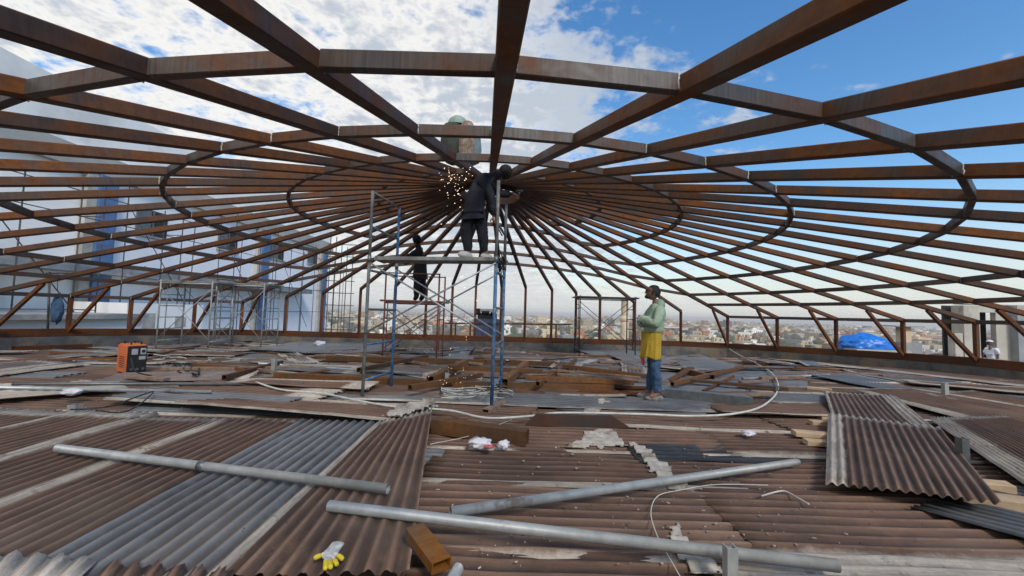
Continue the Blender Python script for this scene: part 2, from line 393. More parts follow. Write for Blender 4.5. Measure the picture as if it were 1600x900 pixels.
# ------------------------------------------------------------------ setting: city plain, haze
def city():
    bm = bm_new(); n = 64; c = bm.verts.new((0, 0, -17))
    vv = [bm.verts.new((14000*math.cos(2*math.pi*i/n), 14000*math.sin(2*math.pi*i/n), -17)) for i in range(n)]
    for i in range(n): bm.faces.new((c, vv[i], vv[(i+1) % n]))
    tag(obj('ground', bm, 'city_ground', base=(0, 0, -17)), kind='structure')
    r = random.Random(3)
    pal = [('cream', (.74, .68, .56)), ('white', (.84, .83, .80)), ('sandy orange', (.70, .47, .32)), ('grey', (.46, .46, .45)), ('buff brown', (.56, .46, .35))]
    wts = [34, 26, 14, 12, 14]
    def blk(bm, x, y, a, sx, sy, h, col, extra=True):
        cl = bm.loops.layers.color.get('Col') or bm.loops.layers.color.new('Col')
        n0 = len(bm.faces); b2 = bm_new(); box(b2, (-sx/2, -sy/2, -.5), (sx/2, sy/2, h))
        box(b2, (-sx/2-.15, -sy/2-.15, h), (sx/2+.15, sy/2+.15, h+.8))
        if extra:
            ox, oy = r.uniform(-.3, .1)*sx, r.uniform(-.3, .1)*sy
            box(b2, (ox, oy, h+.8), (ox+sx*.28, oy+sy*.3, h+3.1))
            if r.random() < .6: box(b2, (-ox*.6-1, oy, h+.8), (-ox*.6+.6, oy+1.4, h+2.2))
        bmesh.ops.rotate(b2, verts=b2.verts, cent=(0, 0, 0), matrix=Matrix.Rotation(a, 3, 'Z'))
        bmesh.ops.translate(b2, verts=b2.verts, vec=(x, y, -17))
        me = bpy.data.meshes.new('t'); b2.to_mesh(me); b2.free(); bm.from_mesh(me); bpy.data.meshes.remove(me)
        bm.faces.ensure_lookup_table()
        for f in bm.faces[n0:]:
            k = 1.0 if abs(f.normal.z) < .5 else .9
            for l in f.loops: l[cl] = (col[0]*k, col[1]*k, col[2]*k, 1)
    spots = []
    for _ in range(7000):
        d = 235*math.exp(r.random()**.9*2.9); az = r.uniform(-.50, .93)
        spots.append((d, math.sin(az)*d, math.cos(az)*d))
    spots.sort()
    keep = []
    for s in spots:
        if s[0] < 900 and any(abs(s[1]-k[1]) < 14 and abs(s[2]-k[2]) < 14 for k in keep[-400:]): continue
        keep.append(s)
    near, far = keep[:280], keep[280:]
    for d, x, y in near:
        nm, col = r.choices(pal, wts)[0]; j = r.uniform(.8, 1.15)
        bm = bm_new(); blk(bm, x, y, r.uniform(-.5, .5), r.uniform(6, 14), r.uniform(6, 12), r.choice((3.2, 3.3, 3.4, 3.6, 6.4)), tuple(q*j for q in col))
        o = obj('city_building', bm, 'city')
        tag(o, f'{nm} flat-roofed city building in the hazy plain beyond the roof parapet', 'building', f'{nm} buildings of the city below')
    bm = bm_new()
    for d, x, y in far:
        nm, col = r.choices(pal, wts)[0]; j = r.uniform(.75, 1.2)
        blk(bm, x, y, r.uniform(-.6, .6), r.uniform(7, 20), r.uniform(7, 15), r.choice((3.5, 3.5, 6.5, 6.8, 7)) if r.random() < .99 else r.uniform(12, 18), tuple(q*j for q in col), r.random() < .5)
    tag(obj('distant_city', bm, 'city'), 'mass of small pale buildings fading into haze at the horizon', 'city', kind='stuff')
    bm = bm_new()
    for _ in range(800):
        d = 180*math.exp(r.random()*3.0); az = r.uniform(-.45, .93); x, y = math.sin(az)*d, math.cos(az)*d
        s = r.uniform(1.8, 3.6)*(1+d/2600)
        g = bmesh.ops.create_icosphere(bm, subdivisions=1, radius=1)
        for v in g['verts']:
            k = r.uniform(.65, 1.25); v.co = V((x+v.co.x*s*1.3*k, y+v.co.y*s*k, -17+s*1.1+v.co.z*s*k))
    tag(obj('distant_trees', bm, 'foliage'), 'dark green trees scattered between the far buildings', 'trees', kind='stuff')
city()

# ------------------------------------------------------------------ dome frame geometry (fitted to the photograph)
HX, HY, HZ, SL = -0.613, 10.494, EYE+3.288, 0.2298        # hub centre, hub height, cone slope
IDX = {0:0, 1:1, 2:2, 3:3, 4:4, 5:5, 6:5.95, 7:6.95, 8:7.95, 9:8.95, 10:9.95, 11:10.96, 12:11.98, 13:13.02, 14:14.17, 15:15.36, 16:16.5, 17:17.52, 18:18.57, 19:19.5, 20:20.25,
       21:21.08, 22:22.06, 23:23, 24:24, 25:24.9, 26:25.85, 27:26.9, 28:27.9, 29:28.82, 30:29.55, 31:30.3, 32:31.28, 33:32.43, 34:33.36, 35:34.36, 36:35.3, 37:36.3,
       38:37.25, 39:38.33, 40:39.5, 41:40.4, 42:41.3, 43:42.25, 44:43.25, 45:44.2, 46:45.2, 47:46.2}
AZ = {i: .0655+.1331*k for i, k in IDX.items()}
def on_cone(i, r, dz=0):
    a = AZ[i]; return V((HX+r*math.sin(a), HY-r*math.cos(a), HZ-SL*r+dz))
REND = {}
for i in range(48):
    r_ = 13.62; a = AZ[i]
    if math.cos(a) < 0:                                     # straight far wall cuts the circle
        dx, dy = math.sin(a), -math.cos(a)                  # HY+dy r = 19.32+.07 (HX+dx r)
        den = dy-.07*dx
        if den > 1e-6:
            rc = (19.32+.07*HX-HY)/den
            r_ = min(r_, rc)
    REND[i] = r_
def lerp(x, xs, ys):
    if x <= xs[0]: return ys[0]
    for k in range(len(xs)-1):
        if x <= xs[k+1]: return ys[k]+(ys[k+1]-ys[k])*(x-xs[k])/(xs[k+1]-xs[k])
    return ys[-1]
RX = [8.8, 11.5, 12.6, 13.6]
RINGS = {'F': (11.6, None), 'E': (10.08, [.66, .665, .70, .741]), 'A': (8.2, [.535, .56, .575, .603]), 'B': (6.35, [.42, .44, .455, .467]), 'C': (4.51, [.27, .29, .315, .3316]), 'D': (2.75, [.17, .18, .19, .202])}
def ring_r(k, i): 
    full, fr = RINGS[k]
    return full if fr is None else REND[i]*lerp(REND[i], RX, fr)
def foot(i): return on_cone(i, REND[i])
def beam_top(y): return .47-.22*min(max((y-12)/7, 0), 1)

def dome():
    root = empty('dome_frame', (HX, HY, 0))
    tag(root, 'rusty steel dome frame of rafters and ring purlins spanning over the whole roof', 'roof frame')
    RW = .118; RH = .115; hub = .80
    for i in range(48):
        bm = bm_new(); e = on_cone(i, REND[i]); s = on_cone(i, hub)
        rr = [hub]+[ring_r(k, i) for k in 'DCBAE' if hub < ring_r(k, i) < REND[i]-.2]+[REND[i]]
        pts = [on_cone(i, q, rnd.uniform(-.008, .008) if 0 < n < len(rr)-1 else 0) for n, q in enumerate(rr)]
        sweep(bm, pts, rprof(RW, RH, .008))
        obj('rafter', bm, 'rafter_steel', root)
        # post under the eave
        f = foot(i); zt = f.z-.03; zb = beam_top(f.y)-.10
        bm = bm_new(); bar(bm, V((f.x, f.y, zb)), V((f.x, f.y, zt)), .105, .105, V((math.sin(AZ[i]), -math.cos(AZ[i]), 0)))
        obj('post', bm, 'base_steel', root)
        if REND[i] > 13.0:
            t = on_cone(i, 12.15, -.06); bm = bm_new(); bar(bm, V((f.x-.02*math.sin(AZ[i]), f.y, zb-.02)), t, .085, .095)
            obj('brace', bm, 'base_steel', root)
    # ring purlins, nearest first: 100 as parts, the rest as one
    seg = []
    for k in ['D', 'C', 'B', 'A', 'E', 'F', 'G']:
        for i in range(48):
            j = (i+1) % 48
            if k in 'FG':
                if not (REND[i] > 13.0 and REND[j] > 13.0): continue
                a, b = (on_cone(i, 11.6), on_cone(j, 11.6)) if k == 'F' else (on_cone(i, REND[i]-.03, -.02), on_cone(j, REND[j]-.03, -.02))
            elif k == 'D' and i % 2: continue
            else: a, b = on_cone(i, ring_r(k, i)), on_cone(j, ring_r(k, j))
            if k == 'D': j = i; b = on_cone((i+1) % 48, ring_r(k, (i+1) % 48))
            d = (b-a).normalized(); a2, b2 = a+d*.058, b-d*.058
            mid = (a+b)/2; depth = mid.y; vis = depth > .6 and abs(mid.x)/depth < 1.3
            seg.append((-(b-a).length/max(depth, .5) if vis else 1, k, i, a2, b2))
    seg.sort(key=lambda s: s[0])
    rest = bm_new(); welds = 0
    for n, (_, k, i, a, b) in enumerate(seg):
        hh = .112
        if n < 100:
            bm = bm_new(); bar(bm, a, b, .062, hh, c=.006); o = obj('ring_purlin', bm, 'purlin_steel', root)
            if n < 70:
                d = (b-a).normalized(); s = d.cross(V((0, 0, 1))).normalized()
                inn = V((HX, HY, 0))-V((a.x, a.y, 0)); inn.normalize()
                for e in (a, b):
                    for sg in (-1, 1):
                        if rnd.random() < .35: continue
                        bm = bm_new(); q0 = e+inn*sg*.034+V((0, 0, -.052)); q1 = e+inn*sg*.034+V((0, 0, .05))
                        pth = [q0.lerp(q1, t/7)+V((rnd.uniform(-.006, .006), rnd.uniform(-.003, .003), 0)) for t in range(8)]
                        sweep(bm, pth, cprof(.0075, 6), V((0, 1, 0))); obj('weld_bead', bm, 'weld', o, True)
        else: bar(rest, a, b, .062, hh, c=.006)
    tag(obj('ring_purlin_rest', rest, 'purlin_steel', root), kind='stuff').name = 'far_ring_purlins'
    # hub ring
    bm = bm_new(); n = 36; zt, zb = HZ-SL*hub+.06, HZ-SL*hub-.16
    for i in range(n):
        a0, a1 = 2*math.pi*i/n, 2*math.pi*(i+1)/n
        def pt(a, r, z): return V((HX+r*math.cos(a), HY+r*math.sin(a), z))
        for r0, z0, r1, z1 in ((hub, zb, hub, zt), (hub, zt, hub-.05, zt), (hub-.05, zt, hub-.05, zb), (hub-.05, zb, hub, zb)):
            quad(bm, [pt(a0, r0, z0), pt(a1, r0, z0), pt(a1, r1, z1), pt(a0, r1, z1)])
    obj('hub_ring', bm, 'base_steel', root)
    # base channel along the feet
    for i in range(48):
        j = (i+1) % 48; a, b = foot(i), foot(j)
        a = V((a.x, a.y, beam_top(a.y)-.15)); b = V((b.x, b.y, beam_top(b.y)-.15))
        out = ((a+b)/2-V((HX, HY, 0))); out.z = 0; out.normalize()
        bm = bm_new(); bar(bm, a+out*.02, b+out*.02, .10, .24, c=.01)
        obj('base_beam', bm, 'base_steel', root)
    return root
dome()

# kerb and slab
def kerb():
    bm = bm_new(); pts = []
    for i in range(48):
        f = foot(i); o = V((f.x-HX, f.y-HY, 0)).normalized(); pts.append((f, o))
    n = 48
    def ringpts(off, z): return [V((f.x+o.x*off, f.y+o.y*off, z(f.y))) for f, o in pts]
    prof = [(-.10, lambda y: deck(y)-.3), (-.12, lambda y: beam_top(y)-.275), (.25, lambda y: beam_top(y)-.275), (.27, lambda y: -2.2)]
    rg = [[bm.verts.new(p) for p in ringpts(o, z)] for o, z in prof]
    for k in range(3):
        for i in range(n):
            j = (i+1) % n; bm.faces.new((rg[k][i], rg[k][j], rg[k+1][j], rg[k+1][i]))
    tag(obj('concrete_kerb', bm, 'concrete'), 'low dark concrete kerb carrying the rusty base beam round the roof edge', 'kerb')
    bm = bm_new(); rows = 24
    vs_ = []
    ys = [-3.4+23.2*k/rows for k in range(rows+1)]
    for y in ys:
        r2 = 13.9**2-(y-HY)**2; hw = math.sqrt(max(r2, .01))
        vs_.append((bm.verts.new((HX-hw, y, deck(y)-.07)), bm.verts.new((HX+hw, y, deck(y)-.07))))
    for k in range(rows): bm.faces.new((vs_[k][0], vs_[k][1], vs_[k+1][1], vs_[k+1][0]))
    tag(obj('roof_deck', bm, 'roof_slab'), kind='structure')
    bm = bm_new(); n = 48
    top = [V((f.x+o.x*.2, f.y+o.y*.2, -.9)) for f, o in pts]
    for i in range(n):
        j = (i+1) % n; quad(bm, [top[i]+V((0, 0, -16.2)), top[j]+V((0, 0, -16.2)), top[j], top[i]])
    tag(obj('building_body', bm, 'grey_conc'), 'grey plastered walls of the building below the open roof', 'building')
kerb()

# ------------------------------------------------------------------ corrugated sheets
def sheet(c, pitch=.09, amp=.011, rust=1., val=1., v0=0., v1=0., u0=0., u1=0., lift=(0, 0, 0, 0), worldphase=False, jag=.012, sag=.0, seed=None, th=.0016):
    """c: four world corners; ridges run c0->c1 and c3->c2, waves go c0->c3"""
    r = random.Random(seed if seed is not None else rnd.random())
    c = [V(p)+V((0, 0, l)) for p, l in zip(c, lift)]
    W = ((c[3]-c[0]).length+(c[2]-c[1]).length)/2; Ln = ((c[1]-c[0]).length+(c[2]-c[3]).length)/2
    waves = max(2, W/pitch); far = min(p.y for p in c)
    spw = 8 if far < 5.5 else (6 if far < 9 else 4)
    nv = max(4, int(round(waves*spw))); nu = max(3, min(14, int(Ln/.22)))
    bm = bmesh.new(); uvl = bm.loops.layers.uv.new('UVMap'); nl = bm.loops.layers.uv.new('Norm')
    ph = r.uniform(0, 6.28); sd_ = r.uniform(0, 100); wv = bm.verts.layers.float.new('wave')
    top = []
    je = [r.uniform(-1, 1)*jag for _ in range(nv+1)]; jf = [r.uniform(-1, 1)*jag for _ in range(nv+1)]
    k0 = 0
    for i in range(nu+1):
        row = []
        u = i/nu
        for j in range(nv+1):
            v = j/nv; uu = u+(je[j]/Ln if i == 0 else (jf[j]/Ln if i == nu else 0))
            p = c[0].lerp(c[1], uu).lerp(c[3].lerp(c[2], uu), v)
            a = (p.y*2*math.pi/pitch) if worldphase else ph+v*W/pitch*2*math.pi
            n1 = noise.noise(V((p.x*1.3+sd_, p.y*1.3, 0)))
            z = amp*math.cos(a)*(1+.45*noise.noise(V((p.x*3, p.y*3, sd_))))+n1*.012+.004*noise.noise(V((p.x*6, p.y*6, sd_)))-sag*4*u*(1-u)
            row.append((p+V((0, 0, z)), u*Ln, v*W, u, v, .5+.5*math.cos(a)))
        top.append(row)
    V1 = [[bm.verts.new(q[0]) for q in row] for row in top]
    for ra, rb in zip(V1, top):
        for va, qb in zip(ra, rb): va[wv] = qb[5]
    V2 = [[bm.verts.new(q[0]-V((0, 0, th))) for q in row] for row in top]
    def face(vs_, ds):
        f = bm.faces.new(vs_); f.smooth = True
        for l, q in zip(f.loops, ds): l[uvl].uv = (q[1], q[2]); l[nl].uv = (q[3], q[4])
    for i in range(nu):
        for j in range(nv):
            ds = (top[i][j], top[i+1][j], top[i+1][j+1], top[i][j+1])
            face((V1[i][j], V1[i+1][j], V1[i+1][j+1], V1[i][j+1]), ds)
            face((V2[i][j], V2[i][j+1], V2[i+1][j+1], V2[i+1][j]), (ds[0], ds[3], ds[2], ds[1]))
    for i in range(nu):
        for j in (0, nv): 
            ds = (top[i][j], top[i+1][j], top[i+1][j], top[i][j]); face((V1[i][j], V1[i+1][j], V2[i+1][j], V2[i][j]), ds)
    for j in range(nv):
        for i in (0, nu):
            ds = (top[i][j], top[i][j+1], top[i][j+1], top[i][j]); face((V1[i][j], V1[i][j+1], V2[i][j+1], V2[i][j]), ds)
    bmesh.ops.recalc_face_normals(bm, faces=bm.faces)
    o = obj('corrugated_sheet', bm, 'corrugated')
    for k, x in (('rust', rust), ('val', val), ('v0', v0), ('v1', v1), ('u0', u0), ('u1', u1)): o[k] = float(x)
    return o
def side_word(x, y):
    a = x/max(y, 1)
    return ('at the far left' if a < -.75 else 'left of the blue scaffold' if a < -.33 else 'around the blue scaffold' if a < .05 else 'near the standing man' if a < .5 else 'on the right side')
ORD = 'first second third fourth fifth sixth seventh eighth ninth tenth eleventh twelfth thirteenth fourteenth fifteenth sixteenth seventeenth eighteenth nineteenth twentieth twenty-first twenty-second twenty-third twenty-fourth twenty-fifth'.split()
def base_sheets():
    rows = -1
    r = random.Random(21)
    y = -.25; row = 0
    while y < 19.0:
        x = -14.6+r.uniform(-.8, 0); rowcnt = []
        while x < 13.4:
            ln = r.choice((2.0, 2.4, 2.4, 3.0)); x1 = x+ln
            cy = y+.45; cx = (x+x1)/2
            inside = all(math.hypot(px-HX, py-HY) < 13.45 and py < 19.12+.07*px for px, py in ((x, y), (x1, y), (x, y+.9), (x1, y+.9)))
            far = max(0, (cy-5)/14)
            vis = cy > 0 and abs(cx) < 1.35*cy+2.5
            if inside and (vis or abs(cx) < 6 and cy > -1):
                if cy < 6 and cx > -.6: rust = 1; 
                else: rust = 0 if r.random() < (.25 if cy < 9 else .36) else 1
                tw = r.uniform(-1, 1)*(.006 if cy < 5 else .05)
                z = [deck(y), deck(y+.91)]
                l0 = .004*(row % 2)+.003*r.random()
                dz = [r.random()**3*(.01 if cy < 5 else .07) for _ in range(4)]
                c = [V((x-.04, y+tw*.5, z[0])), V((x1+.05, y-tw*.5, z[0])), V((x1+.05, y+.93-tw*.5, z[1])), V((x-.04, y+.93+tw*.5, z[1]))]
                o = sheet(c, .112 if cy < 7 else .09, .0145 if cy < 7 else .012, rust, r.uniform(.8, 1.25), v0=r.choice((.05, .12, .15)) if cy < 6 else r.choice((0, .12, .2)),
                          u1=r.choice((0, 0, .04, .1)) if cy > 5 else 0, lift=[l0+d for d in dz], worldphase=cy < 7, jag=.012 if cy < 5 else .03, seed=r.random())
                rowcnt.append((cx, o, 'brown rusty' if rust else 'dull grey'))
            x = x1-.0
        if rowcnt:
            rows += 1
            for k, (cx, o, nm) in enumerate(rowcnt):
                tag(o, f"{nm} corrugated sheet in the {ORD[rows]} crosswise row from the camera, {ORD[k]} from the left", 'roofing sheet', 'corrugated sheets covering the roof deck')
        y += .85; row += 1
base_sheets()
def S(label, pts, lift=.03, **k):
    c = [G(u, v) for u, v in pts]
    lf = [lift]*4 if isinstance(lift, (int, float)) else lift
    o = sheet(c, lift=lf, **k)
    return tag(o, label, 'roofing sheet', 'loose corrugated sheets lying on the roof')
def strips():
    b0 = G(370, 900); X0 = b0.x+.0275*b0.y
    labs = [('bluish grey corrugated sheet beside the slanting brown sheet, under the long grey pipe', 0, .10, 0), ('brown corrugated sheet immediately left of the bluish grey foreground sheet', 1, 0, .17),
            ('brown corrugated sheet under the left end of the long pipe', 1, 0, .15), ('fourth brown corrugated strip from the bluish grey foreground sheet', 1, .12, .08), ('leftmost brown corrugated strip beside the short grey stub', 1, .14, .1)]
    for k, (lb, ru, v1, v0) in enumerate(labs):
        xr = X0-.85*k+.02; xl = xr-.90; y0, y1 = 1.25, (4.52 if k < 3 else 4.75)
        y0 = 1.25+.25*k
        c = [V((xl-.0275*y0, y0, 0)), V((xl-.0275*y1, y1, 0)), V((xr-.0275*y1, y1, 0)), V((xr-.0275*y0, y0, 0))]
        o = sheet(c, .090, .0125, ru, (1.0, 1.02, .9, .95, .9)[k], v0=v0, v1=v1, u1=(.0, .03, .06, .12, .12)[k], lift=[.045+.010*(5-k)]*4, seed=50+k)
        tag(o, lb, 'roofing sheet', 'lengthwise corrugated sheets in the left foreground')
    S('slanting brown corrugated sheet under the white and yellow glove', [(340, 940), (602, 669), (675, 651), (638, 930)], .105, pitch=.085, amp=.0135, rust=1, val=1.12, u1=.10, seed=3)
    o = sheet([G(-160, 1000, .13), G(-40, 862, .13), G(152, 873, .13), G(20, 1000, .13)], .09, .013, 1, 1.5, v0=1.4, seed=8)
    tag(o, 'pale cement-stained corrugated sheet in the bottom left corner', 'roofing sheet')
    o = sheet([G(60, 1000, .12), G(165, 877, .12), G(368, 891, .12), G(300, 1000, .12)], .09, .014, 1, 1.6, seed=9, jag=.03)
    tag(o, 'orange-rusted corrugated sheet at the bottom edge beside the pale stained sheet', 'roofing sheet')
strips()
S('long brown sheet with a lifted pale edge above the left strips', [(268, 650), (612, 671), (686, 641), (430, 628)], (.17, .10, .06, .05), rust=1, val=1.15, v1=.22, v0=.05, seed=11)
S('bluish grey sheet left of the long brown lifted sheet', [(160, 636), (424, 652), (474, 633), (236, 617)], .10, rust=0, val=1.15, v0=.1, seed=12, jag=.02)
S('half rusted sheet with a torn pale right end, left of the scaffold foot', [(235, 619), (480, 637), (548, 613), (330, 602)], .07, rust=.75, val=1.2, v0=.15, u1=.25, jag=.03, seed=13)
S('smooth grey sheet under the white cable left of the blue scaffold', [(385, 602), (536, 612), (566, 600), (424, 583)], .06, rust=0, val=1.1, v1=.15, u1=.08, jag=.025, seed=14)
S('grey sheet between the scaffold foot and the long brown sheet', [(470, 640), (668, 642), (704, 626), (520, 618)], .03, rust=0, val=.95, seed=15)
S('reddish brown sheet directly under the blue scaffold', [(540, 622), (700, 627), (716, 606), (572, 604)], .035, rust=1, val=1.1, seed=16)
S('dark grey sheet behind the foot of the blue scaffold', [(430, 601), (700, 607), (716, 592), (440, 585)], .025, rust=0, val=.85, seed=17)
S('pale cement-stained sheet left of the grey stub post', [(-60, 640), (200, 618), (185, 606), (-80, 612)], .09, rust=1, val=1.1, v0=.5, v1=.3, seed=18)
S('white-streaked sheet behind the two long thin pipes', [(-60, 600), (130, 575), (100, 566), (-90, 580)], .06, rust=1, v0=.3, val=1, seed=19)
S('brown sheet with a lifted edge left of the orange welding machine', [(-70, 590), (150, 560), (60, 549), (-90, 560)], (.13, .08, .03, .03), rust=1, v0=.12, val=.9, seed=20)
for n, (q, ru, lb) in enumerate([([(395, 551), (505, 529), (560, 531), (480, 556)], 0, 'grey sheet fanned out at the far left beside the grey scaffold'), ([(470, 557), (566, 530), (606, 531), (545, 558)], .4, 'streaky grey sheet second in the fan left of the blue scaffold'),
      ([(545, 558), (612, 527), (640, 528), (600, 557)], 0, 'narrow bright grey sheet at the right of the fan'), ([(270, 545), (470, 530), (500, 527), (330, 540)], 0, 'long grey sheet under the grey scaffold'),
      ([(690, 570), (718, 540), (746, 541), (722, 570)], 0, 'small light grey sheet behind the tilted steel beam'), ([(1000, 580), (930, 548), (978, 546), (1062, 570)], 0, 'grey sheet in front of the dark scaffold'),
      ([(930, 560), (896, 548), (940, 546), (985, 556)], 0, 'small grey sheet left of the dark scaffold foot'), ([(1085, 590), (1040, 560), (1090, 556), (1160, 580)], 0, 'light grey sheet behind the man in the green hoodie')]):
    S(lb, q, (.10, .08, .08, .10), rust=ru, val=1.25, jag=.03, seed=30+n, amp=.016)
# right side
S('large brown sheet with a broad pale left edge resting on others at the right', [(1290, 776), (1294, 664), (1468, 692), (1566, 821)], (.10, .15, .17, .14), pitch=.066, amp=.013, rust=1, val=1.1, v0=.16, u1=.07, jag=.006, seed=41)
S('brown sheet tucked under the far end of the large right-hand sheet', [(1302, 672), (1288, 622), (1398, 629), (1484, 704)], (.10, .11, .11, .10), pitch=.07, amp=.012, rust=1, val=1.1, v1=.22, v0=.05, u1=.05, seed=42)
S('dark blue-grey sheet showing under the large right-hand sheet', [(1420, 800), (1680, 880), (1740, 800), (1560, 765)], (.03, .05, .05, .05), rust=0, val=.7, amp=.008, seed=43)
S('brown sheet with a bluish left edge beside the upright stub at the right', [(1700, 850), (1452, 668), (1570, 664), (1790, 745)], (.10, .12, .12, .09), pitch=.08, rust=1, val=1.1, v0=.24, u1=.07, seed=44)
S('brown sheet leading away behind the large right-hand sheet', [(1600, 690), (1334, 618), (1425, 614), (1680, 655)], (.08, .10, .10, .08), rust=1, val=1.15, v0=.14, v1=.1, u1=.05, seed=45)
S('brown sheet crossing the right edge of the roof behind the thin upright', [(1680, 676), (1438, 622), (1520, 617), (1720, 648)], (.06, .09, .08, .06), rust=1, val=1.15, u1=.07, v0=.1, seed=46)
S('smooth grey sheet lying askew right of the cable end', [(1420, 623), (1265, 593), (1325, 589), (1490, 618)], (.07, .12, .10, .06), rust=0, val=1.0, amp=.007, seed=47, v1=.08)
S('dark blue-grey sheet behind the thin upright at the right', [(1580, 629), (1330, 590), (1384, 585), (1640, 618)], (.05, .11, .10, .05), rust=0, val=.8, amp=.008, seed=48, v0=.1)
S('long brown sheet next to the dark blue-grey one at the right', [(1680, 622), (1352, 582), (1400, 570), (1700, 600)], (.10, .10, .07, .07), rust=1, val=1.15, v0=.15, seed=49)
S('brown sheet with a wavy pale end near the right kerb', [(1440, 590), (1190, 562), (1236, 549), (1460, 568)], (.06, .08, .06, .05), rust=1, val=1.15, v0=.1, v1=.1, jag=.04, seed=60)
S('brown sheet rising against the right kerb', [(1690, 612), (1400, 566), (1470, 554), (1720, 585)], (.06, .09, .14, .10), rust=1, val=1.1, v1=.2, seed=61)
S('brown sheet lying by the far right braces', [(1300, 562), (1110, 548), (1140, 541), (1320, 550)], .08, rust=1, val=1.1, v0=.2, seed=62)
S('grey sheet left of the looped white cable', [(1060, 604), (1262, 606), (1262, 583), (1075, 580)], .03, rust=0, val=.95, seed=63)
S('blue-grey sheet under the feet of the standing man', [(868, 642), (1100, 655), (1120, 622), (890, 614)], .02, rust=0, val=.9, amp=.008, seed=64)
S('grey sheet in front of the long floor beam', [(700, 612), (960, 616), (960, 600), (705, 598)], .02, rust=0, val=.95, seed=65)
S('brown sheet with a pale lifted near edge by the red scrap', [(1130, 655), (1300, 662), (1300, 632), (1110, 640)], (.09, .09, .03, .03), rust=1, v0=.12, val=1., seed=66)
S('dark tar-stained sheet beyond the upper end of the blue-grey pipe', [(1000, 724), (1300, 724), (1296, 700), (975, 698)], .012, pitch=.112, amp=.0145, worldphase=True, rust=0, val=.32, seed=70)
o = sheet([V((1.16, 1.35, 0)), V((4.2, 1.2, 0)), V((4.3, 2.22, 0)), V((1.12, 2.33, 0))], .10, .012, 0, 1.0, v1=.2, u0=.05, lift=[.05]*4, seed=67)
tag(o, 'bluish grey sheet with a bright turned edge at the bottom right', 'roofing sheet')

def loose():
    r = random.Random(77); n = 0; made = []; seen = {}
    while n < 50:
        y = r.uniform(6.3, 18.2); x = r.uniform(-1.25, 1.25)*y
        if math.hypot(x-HX, y-HY) > 12.2 or y > 18+.07*x or (abs(x+1.2) < 1.6 and y < 8.5) or (abs(x-2.2) < .9 and y < 7.5) or (-8.5 < x < -5.6 and 6.2 < y < 8.6) or (2.6 < x < 7.5 and y < 10): continue
        if any(math.hypot(x-a, y-b) < .9 for a, b in made): continue
        made.append((x, y)); a = r.choice((0, 0, .3, -.35, 1.2, -1.1, 1.57))+r.uniform(-.2, .2); L2, W2 = r.uniform(.7, 1.3), r.uniform(.25, .46)
        e, f = V((math.cos(a), math.sin(a), 0)), V((-math.sin(a), math.cos(a), 0)); z0 = deck(y)+.04+r.random()*.05
        c = [V((x, y, z0))-e*L2-f*W2, V((x, y, z0))+e*L2-f*W2, V((x, y, z0))+e*L2+f*W2, V((x, y, z0))-e*L2+f*W2]
        ru = r.choice((0, 1, 1, 1, .5))
        o = sheet(c, .09, .014, ru, r.uniform(.85, 1.35), v0=r.choice((0, 0, .15, .3)), v1=r.choice((0, .1, .2)), u0=r.choice((0, .1)), u1=r.choice((0, .1, .2)), lift=[r.random()**2*.07 for _ in range(4)], jag=.02)
        dn = 'near the middle' if y < 9 else 'halfway back' if y < 13 else 'by the kerb'
        side = side_word(x, y); nm = f"{'brown' if ru == 1 else 'grey' if ru == 0 else 'half rusted'} loose {'short' if L2 < 1 else 'long'} sheet {'askew' if abs(a) > .3 else 'crosswise'} {dn} {side}"
        seen[nm] = seen.get(nm, 0)+1
        tag(o, ('' if seen[nm] == 1 else 'another ' if seen[nm] == 2 else 'third ' if seen[nm] == 3 else 'fourth ')+nm, 'roofing sheet', 'loose corrugated sheets lying on the roof')
        n += 1
    for k in range(90):
        y = r.uniform(6.5, 17.5); x = r.uniform(-1.1, 1.2)*y
        if math.hypot(x-HX, y-HY) > 12 or (abs(x+1.2) < 1.6 and y < 8) or (abs(x-2.2) < .7 and y < 7.2): continue
        a = r.gauss(0, .5); l = r.uniform(.25, 1.25); c = V((x, y, deck(y)+.10)); e = V((math.cos(a), math.sin(a), r.uniform(-.04, .04)))*l
        bm = bm_new(); bar(bm, c-e, c+e, r.uniform(.06, .16), r.uniform(.025, .06))
        wd = r.choice(('old_timber', 'old_timber', 'floor_beam')); nm = f"{'weathered brown batten' if wd == 'old_timber' else 'rusty steel offcut'} {'pointing away' if abs(a) > .5 else 'lying crosswise'} {'near the middle' if y < 9 else 'halfway back' if y < 13 else 'by the far kerb'} {side_word(x, y)}"; seen[nm] = seen.get(nm, 0)+1; pre = ('', 'another ', 'one more ', 'yet another ', 'a fifth ', 'a sixth ', 'a seventh ')[min(seen[nm]-1, 6)]
        tag(obj('batten' if wd == 'old_timber' else 'steel_offcut', bm, wd), pre+nm if 1 else f"{'weathered brown batten' if wd == 'old_timber' else 'rusty steel offcut'} lying on the sheets {'near the middle' if y < 9 else 'halfway back' if y < 13 else 'by the far kerb'} {side_word(x, y)}", 'batten' if wd == 'old_timber' else 'steel offcut', 'battens and offcuts strewn over the roof')
loose()
